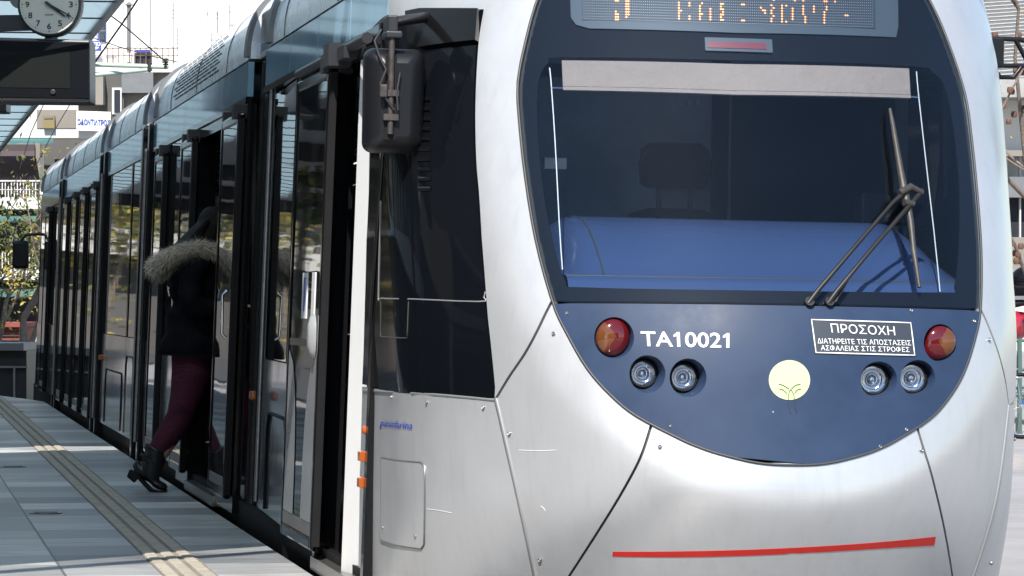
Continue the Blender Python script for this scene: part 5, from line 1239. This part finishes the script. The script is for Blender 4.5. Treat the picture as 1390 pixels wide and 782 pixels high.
# black planter and low red kiosk at the far left
op = at(5, 520, 48); pl = empty('planter_box', tuple(op), 'long black planter box with pale coping at the end of the platform', 'planter')
b = MB(off=op); obox(b, -120, 36, 476, 545, 48, 1.2); b.build('box', M['planter'], pl); b = MB(off=op); obox(b, -122, 32, 466, 476, 47.9, 1.5); b.build('coping', M['galv'], pl)
b = MB(off=op); obox(b, -120, 38, 497, 499.5, 47.95, .04); obox(b, 18, 20.5, 500, 545, 47.95, .04); b.build('rail_trim', M['steel'], pl)
ok_ = at(5, 470, 90); kk = empty('kiosk', tuple(ok_), 'low red kiosk with a pale roof behind the planter', 'kiosk')
b = MB(off=ok_); obox(b, -150, 26, 444, 500, 90, 3); b.build('wall', M['red_brick'], kk); b = MB(off=ok_); obox(b, -155, 30, 438, 444, 89.8, 3.4); b.build('roof', M['red_brick'], kk)
b = MB(off=ok_)
for k in range(5): obox(b, -150, 26, 449 + k * 6, 450.4 + k * 6, 89.95, .06)
b.build('cladding_joints', M['recess'], kk)
for j, (py, lab) in enumerate(((478, 'amber'), )):
    pass

# ================================================================== SCOOTER, BICYCLE AND RAILING AT THE RIGHT
def wheel(b, c, ax, r, tube_r, n=28): b.loft([[Vector(c) + (Vector(p) - Vector(c)) for p in ring_pts(c, ax, r, n)]] , False) if False else None
def torus(b, c, ax, r, t, n=28, m=8):
    c = Vector(c); ax = Vector(ax).normalized(); base = ring_pts((0, 0, 0), ax, 1, n); vs = []; fs = []
    for k in range(n):
        for j in range(m):
            a = 2 * math.pi * j / m; vs.append(c + base[k] * (r + t * math.cos(a)) + ax * t * math.sin(a))
    for k in range(n):
        for j in range(m): fs.append((k * m + j, ((k + 1) % n) * m + j, ((k + 1) % n) * m + (j + 1) % m, k * m + (j + 1) % m))
    b.add(vs, fs, True)
DS = 40.0; gz = -.30
q_ = at(1330, 500, 40); b = MB(); b.box(q_[0] - 2.5, q_[0] + 6, q_[1] - 1.2, q_[1] + 4, -.302, .10); b.build('raised_pavement', M['concrete'], kind='structure')
s0 = at(1273, 500, DS); s0[2] = .10
sc = empty('scooter', tuple(s0), 'black and crimson motor scooter parked beyond the railing', 'scooter'); f_ = Vector(RV); l_ = Vector(FV)
def sp(x, z, y=0): return Vector(s0) + f_ * x + l_ * y + Vector((0, 0, z))
def sb(): return MB(off=s0)
for x in (-.55, .65):
    b = sb(); torus(b, sp(x, .25), FV, .19, .06); b.build('tyre', M['rubber'], sc); b = sb(); b.disc(sp(x, .25, -.03), FV, .13, .06, 20); b.build('rim', M['steel'], sc)
b = sb(); b.loft([[sp(x, z + dz * math.sin(a), dy * math.cos(a)) for a in np.arange(14) * math.pi / 7] for x, z, dz, dy in ((.2, .50, .10, .10), (.35, .62, .22, .16), (.7, .66, .22, .17), (1.0, .72, .12, .12), (1.1, .75, .03, .04))]); b.build('rear_body', M['bike_red'], sc)
b = sb(); b.loft([[sp(x + dx * math.cos(a), z, dy * math.sin(a)) for a in np.arange(14) * math.pi / 7] for x, z, dx, dy in ((-.50, .42, .10, .12), (-.38, .6, .10, .2), (-.34, .8, .09, .21), (-.36, .95, .10, .15), (-.38, 1.05, .05, .08))]); b.build('front_shield', M['bike_red'], sc)
b = sb(); b.loft([[sp(x, z + dz * math.sin(a), dy * math.cos(a)) for a in np.arange(14) * math.pi / 7] for x, z, dz, dy in ((.18, .86, .03, .10), (.3, .9, .06, .15), (.7, .92, .06, .16), (.98, .95, .03, .08))]); b.build('saddle', M['mirror_shell'], sc)
b = sb(); b.box(0, 0, 0, 0, 0, 0) if False else None
b.hexa([sp(-.35, .28, -.14), sp(.3, .28, -.14), sp(.3, .28, .14), sp(-.35, .28, .14), sp(-.35, .34, -.14), sp(.3, .34, -.14), sp(.3, .34, .14), sp(-.35, .34, .14)]); b.build('footboard', M['rubber'], sc)
b = sb(); b.tube([sp(-.30, 1.08, -.32), sp(-.36, 1.12, -.1), sp(-.36, 1.12, .1), sp(-.30, 1.08, .32)], .016, 8); b.build('handlebar', M['rubber'], sc)
for y in (-.3, .3):
    b = sb(); b.tube([sp(-.34, 1.1, y * .8), sp(-.36, 1.28, y)], .007, 6); b.ball(sp(-.36, 1.33, y), .06, 6, (1, 1, .8)); b.build('mirror', M['mirror_shell'], sc)
b = sb(); b.ball(sp(.95, 1.18), .17, 9, (1, 1.1, .95)); b.hexa([sp(.78, 1.02, -.17), sp(1.12, 1.02, -.17), sp(1.12, 1.02, .17), sp(.78, 1.02, .17), sp(.8, 1.14, -.17), sp(1.1, 1.14, -.17), sp(1.1, 1.14, .17), sp(.8, 1.14, .17)]); b.build('top_box', M['gloss_black'], sc, bevel=.03)
b = sb(); b.ball(sp(-.50, .92), .07, 6, (.6, 1, 1)); b.build('headlight', M['lens_glass'], sc)
# bicycle in front of it
DY = 36.5; y0_ = at(1398, 545, DY); y0_[2] = gz; by = empty('bicycle', tuple(y0_), 'bicycle with a white front wheel leaning at the green railing', 'bicycle')
def bp(x, z, y=0): return Vector(y0_) + f_ * x + l_ * y + Vector((0, 0, z))
def bb(): return MB(off=y0_)
for x in (-.08, .97):
    b = bb(); torus(b, bp(x, .33), FV, .31, .018, 36); wh = b.build('wheel', M['rubber'], by)
    b = bb(); torus(b, bp(x, .33), FV, .285, .010, 36); b.build('rim', M['chrome'], wh)
    b = bb()
    for k in range(18): a = k * math.pi / 9; b.tube([bp(x, .33), bp(x + .28 * math.cos(a), .33 + .28 * math.sin(a))], .0022, 4)
    b.tube([bp(x, .33, -.05), bp(x, .33, .05)], .02, 8); b.build('spokes', M['chrome'], wh)
b = bb()
for pts in ([(.12, .80), (.50, .30)], [(.12, .80), (.62, .84)], [(.50, .30), (.65, .90)], [(.50, .30), (.97, .33)], [(.97, .33), (.62, .80)], [(.10, .92), (.14, .72), (-.08, .33)]): b.tube([bp(*q) for q in pts], .017, 8)
b.build('frame', M['bike_blue'], by)
b = bb(); b.tube([bp(.02, 1.02, -.27), bp(.10, 1.0, -.1), bp(.10, .92), bp(.10, 1.0, .1), bp(.02, 1.02, .27)], .012, 8); b.build('handlebar', M['chrome'], by)
b = bb(); b.loft([[bp(x, .96 + dz * math.sin(a), dy * math.cos(a)) for a in np.arange(12) * math.pi / 6] for x, dz, dy in ((.52, .02, .02), (.62, .03, .05), (.76, .035, .10), (.80, .02, .06))]); b.build('saddle', M['rubber'], by)
b = bb(); torus(b, bp(.50, .30, -.04), FV, .09, .008, 24); b.tube([bp(.50, .30, -.06), bp(.42, .16, -.08)], .012, 6); b.tube([bp(.50, .30, .06), bp(.58, .44, .08)], .012, 6); b.build('crank', M['steel'], by)
# railing
og = at(1400, 520, 38); og[2] = gz; rg = empty('street_railing', tuple(og), 'dark green steel railing between the pavement and the parked bicycle', 'railing')
for px in (1370, 1384, 1398, 1414, 1430, 1450):
    b = MB(off=og); q = at(px, 450, 38); b.box(q[0] - .02, q[0] + .02, q[1] - .02, q[1] + .02, gz, .68); b.build('post', M['bike_green'], rg)
for z in (.66, .36, .10):
    b = MB(off=og); b.tube([np.array([*at(1362, 450, 38)[:2], z]), np.array([*at(1470, 450, 38)[:2], z])], .018, 8); b.build('rail', M['bike_green'], rg)
# grass verge and striped barrier foot far right
p0 = at(1384, 584, 34)

# ================================================================== THE PASSENGER STEPPING ABOARD
DP = 21.0; pr = at(240, 403, DP); pr[2] = 0.0
per = empty('person', tuple(pr), 'woman in a black parka with fur-trimmed hood, burgundy trousers and black boots stepping aboard', 'person')
PXM = DP / F
def pp(px, py, f=0.0):
    """measured position in the passenger's own plane, f metres further along the street"""
    v = at(px, py, DP) + FV * f; v[2] -= .026; return Vector(v)
def pbuild(b, name, m, vox=None, smooth=6, parent=per):
    o = b.build(name, m, parent)
    if vox:
        md = o.modifiers.new('r', 'REMESH'); md.mode = 'VOXEL'; md.voxel_size = vox; md.use_smooth_shade = True
        s_ = o.modifiers.new('s', 'SMOOTH'); s_.factor = .5; s_.iterations = smooth
        dg = bpy.context.evaluated_depsgraph_get(); me = bpy.data.meshes.new_from_object(o.evaluated_get(dg)); me.name = name
        o.modifiers.clear(); o.data = me
        if not me.materials: me.materials.append(m)
        for q in me.polygons: q.use_smooth = True
    return o
def PB(): return MB(off=pr)
def oval(c, rx, ry, tilt=0.0, n=20):
    """horizontal-ish ring: rx across the picture, ry along the street"""
    c = Vector(c); u = Vector(RV) * math.cos(tilt) + Vector((0, 0, 1)) * math.sin(tilt)
    return [c + u * (rx * math.cos(2 * math.pi * k / n)) + Vector(FV) * (ry * math.sin(2 * math.pi * k / n)) for k in range(n)]
# one continuous body: legs, trunk, neck, head, arms with hands
b = PB()
b.tube([pp(262, 462, -.02), pp(259, 500, -.03), pp(250, 540, -.04), pp(242, 566, -.05), pp(228, 590, -.05), pp(211, 622, -.05), pp(206, 638, -.05)], [.100, .094, .074, .060, .062, .042, .034], 14)
b.tube([pp(278, 462, .10), pp(302, 492, .10), pp(318, 520, .10), pp(320, 560, .10), pp(319, 605, .10), pp(319, 640, .10)], [.095, .085, .066, .058, .050, .040], 14)
b.tube([pp(319, 646, .10), pp(333, 650, .10), pp(345, 654, .10)], [.038, .036, .028], 10)
b.tube([pp(204, 638, -.05), pp(213, 650, -.05), pp(222, 655, -.05)], [.030, .026, .016], 10)
b.loft([oval(pp(x, y, .03), rx, ry) for x, y, rx, ry in ((268, 470, .13, .15), (268, 440, .15, .17), (270, 405, .12, .15), (274, 370, .15, .18), (278, 345, .15, .20), (280, 333, .08, .12), (283, 322, .05, .055), (285, 312, .048, .05))])
b.ball(pp(289, 302, .03), .092, 10, (1.0, .82, 1.18)); b.ball(pp(308, 305, .03), .018, 5, (1, .8, .9)); b.ball(pp(288, 304, -.055), .022, 5, (.7, .5, 1.3))
for y in (-.005, .065): b.ball(pp(304, 299, y), .013, 5)
b.tube([pp(275, 345, -.17), pp(268, 372, -.21), pp(268, 402, -.22), pp(285, 410, -.2), pp(309, 408, -.16), pp(314, 408, -.15)], [.055, .05, .042, .038, .028, .026], 10)
b.tube([pp(281, 345, .2), pp(295, 375, .24), pp(310, 392, .2), pp(330, 390, .15)], [.055, .048, .038, .026], 10)
for hx, hy, hf in ((316, 408, -.15), (333, 390, .15)):
    b.loft([oval(pp(hx + d_, hy, hf), .018, .036 * k_) for d_, k_ in ((0, .8), (6, 1), (14, 1.0), (20, .9))][:1] + [[pp(hx + d_, hy + 3.2 * math.sin(a), hf + .036 * k_ * math.cos(a)) for a in np.arange(20) * math.pi / 10] for d_, k_ in ((0, .8), (8, 1), (18, 1.05), (22, .8))][0:0] or [[pp(hx + d_, hy + 3.2 * math.sin(a), hf + .036 * k_ * math.cos(a)) for a in np.arange(20) * math.pi / 10] for d_, k_ in ((0, .8), (8, 1), (18, 1.05), (22, .8))])
    for k, (o_, l_) in enumerate(((-.03, 14), (-.01, 17), (.01, 16), (.03, 12))): b.tube([pp(hx + 19, hy, hf + o_), pp(hx + 19 + l_ * .5, hy + 1.5, hf + o_ * 1.1), pp(hx + 19 + l_ * .8, hy + 5, hf + o_ * 1.1)], [.0095, .009, .007], 8)
    b.tube([pp(hx + 6, hy - 1, hf - .03), pp(hx + 12, hy - 2, hf - .055), pp(hx + 18, hy + 1, hf - .06)], [.011, .010, .008], 8)
body = pbuild(b, 'body', M['skin'], .0065, 4)
# trousers
b = PB()
b.tube([pp(262, 462, -.02), pp(260, 500, -.03), pp(252, 535, -.04), pp(244, 560, -.05), pp(229, 585, -.05), pp(214, 608, -.05), pp(210, 622, -.05)], [.125, .112, .088, .074, .072, .058, .050], 18)
b.tube([pp(278, 462, .10), pp(302, 492, .10), pp(318, 520, .10), pp(320, 560, .10), pp(319, 605, .10)], [.115, .098, .078, .070, .058], 16)
b.ball(pp(268, 462, .03), .16, 8, (1, 1.1, .8))
pbuild(b, 'trousers', M['trouser'], .009, 5)
# boots
def boot(ax, ay, tx, ty, f, ang):
    """ankle pixel, toe pixel; ang leans the shaft"""
    b = PB(); A = pp(ax, ay, f); T = pp(tx, ty, f)
    fw = (T - A); fw.y = fw.y; L = fw.length; fw.normalize(); up = Vector((0, 0, 1))
    return b
b = PB(); f0 = -.05
# trailing boot: shaft, ankle, lifted heel, ball and toe on the paving
b.loft([oval(pp(x, y, f0), rx, ry, t) for x, y, rx, ry, t in ((214, 601, .068, .072, -.45), (212, 612, .066, .068, -.5), (208, 624, .066, .062, -.6), (204, 636, .068, .058, -.7), (203, 643, .05, .05, -.8))])
b.loft([[pp(x + n_[0] * h_ * math.sin(a), y + n_[1] * h_ * math.sin(a), f0 + wd * math.cos(a)) for a in np.arange(18) * math.pi / 9] for x, y, n_, h_, wd in ((184, 633, (.3, 1), 9.0, .036), (192, 631, (.35, 1), 13.5, .048), (202, 637, (.45, 1), 13.5, .050), (211, 648, (.25, 1), 8.6, .050), (219, 652, (.05, 1), 6.6, .050), (225, 654, (0, 1), 5.2, .042), (228, 655, (0, 1), 3.4, .028))])
bt = pbuild(b, 'boot', M['boot'], .006, 3)
b = PB()
b.hexa([pp(174, 640, f0 - .04), pp(184, 648.5, f0 - .04), pp(184, 648.5, f0 + .04), pp(174, 640, f0 + .04), pp(178, 630, f0 - .04), pp(191, 639, f0 - .04), pp(191, 639, f0 + .04), pp(178, 630, f0 + .04)]); b.build('heel', M['rubber'], bt, bevel=.006)
b = PB(); ln = [(190, 641), (198, 650), (206, 658.5), (215, 661.5), (228, 660.5)]
b.loft([[pp(x + dx, y + dy, f0 + s_ * .046) for dx, dy, s_ in ((-2, 1, -1), (1.2, -2, -1), (1.2, -2, 1), (-2, 1, 1))] for x, y in ln], True, False); b.build('sole', M['rubber'], bt)
b = PB()
for q in ((211, 607), (206, 617)): b.loft([oval(pp(q[0], q[1], f0), .067, .071, -.6), oval(pp(q[0] - 1.5, q[1] + 2.5, f0), .067, .070, -.6)])
b.ball(pp(198, 616, f0 - .04), .012, 6); b.ball(pp(201, 601, f0 - .0), .018, 6, (1, .4, 1.4)); b.build('strap', M['boot'], bt)
b = PB(); f0 = .10
b.loft([oval(pp(x, y, f0), rx, ry) for x, y, rx, ry in ((319, 600, .062, .066), (319, 622, .058, .060), (319, 640, .056, .052), (320, 652, .06, .05))])
b.loft([[pp(x, y + h_ * math.sin(a), f0 + wd * math.cos(a)) for a in np.arange(18) * math.pi / 9] for x, y, h_, wd in ((305, 645, 7, .035), (313, 642, 11, .046), (325, 644, 11, .048), (339, 649, 6.5, .050), (349, 652, 4, .035))])
bt2 = pbuild(b, 'boot', M['boot'], .006, 3)
# parka: flared body with sleeves, quilt-like folds
b = PB()
b.loft([oval(pp(x, y, .02), rx, ry, t) for x, y, rx, ry, t in ((262, 476, .205, .20, -.03), (263, 468, .200, .20, -.03), (266, 440, .178, .19, -.02), (268, 415, .162, .18, 0), (269, 404, .150, .172, 0), (270, 396, .160, .18, 0), (273, 370, .178, .21, 0), (276, 352, .178, .22, .05), (279, 340, .14, .18, .05), (281, 330, .085, .11, 0))])
b.tube([pp(273, 348, -.17), pp(264, 372, -.22), pp(262, 403, -.23), pp(280, 413, -.21), pp(306, 410, -.17)], [.080, .074, .064, .060, .050], 14)
b.tube([pp(281, 348, .2), pp(296, 376, .25), pp(312, 392, .21), pp(326, 391, .16)], [.078, .068, .058, .048], 14)
for q in ((.06, -.16), (-.08, -.2)): pass
pk = pbuild(b, 'parka', M['parka'], .012, 5)
me = pk.data
for v in me.vertices:
    p = v.co; n = v.normal; h = .006 * math.sin(p.z * 46 + 3 * noise.noise(p * 3)) + .012 * noise.noise(p * 7); v.co = p + n * h
b = PB(); b.loft([oval(pp(262.5, 477, .02), .208, .203, -.03, 30), oval(pp(262.5, 473.5, .02), .207, .203, -.03, 30)]); b.build('hem', M['parka'], pk)
b = PB(); b.tube([pp(233, 372, -.14), pp(231, 382, -.16), pp(234, 396, -.17)], .005, 6); b.ball(pp(233, 385, -.165), .010, 5); b.build('drawcord', M['chrome'], pk)
# hair over the shoulders and the back of the head
b = PB()
b.ball(pp(289, 301, .03), .104, 10, (.92, .9, 1.15)); b.loft([oval(pp(x, y, .02), rx, ry) for x, y, rx, ry in ((290, 284, .035, .05), (286, 294, .07, .08), (279, 306, .10, .11), (271, 320, .125, .14), (263, 331, .14, .165), (258, 341, .14, .17))])
for k in range(9): b.tube([pp(283 - k, 292 + 1.5 * k, -.07 - .006 * k), pp(272 - 2.2 * k, 318 + k, -.12), pp(263 - 2.5 * k, 336 + k, -.15 + .01 * k)], [.018, .016, .008], 6)
hr = pbuild(b, 'hair', M['hair'], .009, 4)
# fur edge of the hood lying across the back and shoulders
cen = [pp(214, 362, -.16), pp(222, 354, -.22), pp(238, 344, -.26), pp(256, 337, -.25), pp(274, 332, -.22), pp(292, 336, -.17), pp(305, 344, -.08), pp(310, 350, .06), pp(300, 342, .18), pp(276, 338, .24), pp(248, 344, .2), pp(224, 354, .06), pp(214, 362, -.10)]
cc = catmull([tuple(v) for v in cen], 5); b = PB(); rad = [.062 * (.85 + .25 * math.sin(i * .16)) for i in range(len(cc))]
b.tube([tuple(v) for v in cc], [r_ * .85 for r_ in rad], 12); fc = pbuild(b, 'fur_collar', M['furcore'])
b = PB(); b.use(M['fur']); b.use(M['fur_dark']); rs = random.Random(4)
for k in range(7000):
    i = rs.randrange(len(cc) - 1); t = rs.random(); c = Vector(cc[i] * (1 - t) + cc[i + 1] * t); d = Vector(cc[i + 1] - cc[i]).normalized()
    u = d.orthogonal().normalized(); v = d.cross(u); a = rs.uniform(0, 2 * math.pi); n_ = u * math.cos(a) + v * math.sin(a)
    s_ = c + n_ * rad[i] * .8; l_ = rs.uniform(.022, .05); tip = s_ + (n_ * .7 + d * rs.uniform(-.5, .5) + Vector((rs.uniform(-.3, .3), rs.uniform(-.3, .3), -.45))).normalized() * l_
    w_ = d.cross(n_).normalized() * .0022; b.use(M['fur'] if rs.random() < .82 else M['fur_dark']); b.add([s_ - w_, s_ + w_, tip], [(0, 1, 2)])
b.build('fur_strands', None, fc)
b = PB(); b.use(M['fur_dark'])
for k in range(500):
    s_ = pp(rs.uniform(208, 217), rs.uniform(353, 366), rs.uniform(-.2, -.1)); tip = s_ + Vector(RV) * rs.uniform(-.06, -.01) + Vector((0, 0, rs.uniform(-.09, -.02))); w_ = Vector(FV) * .003; b.add([s_ - w_, s_ + w_ + Vector(RV) * .002, tip], [(0, 1, 2)])
b.build('hair_ends', None, hr)
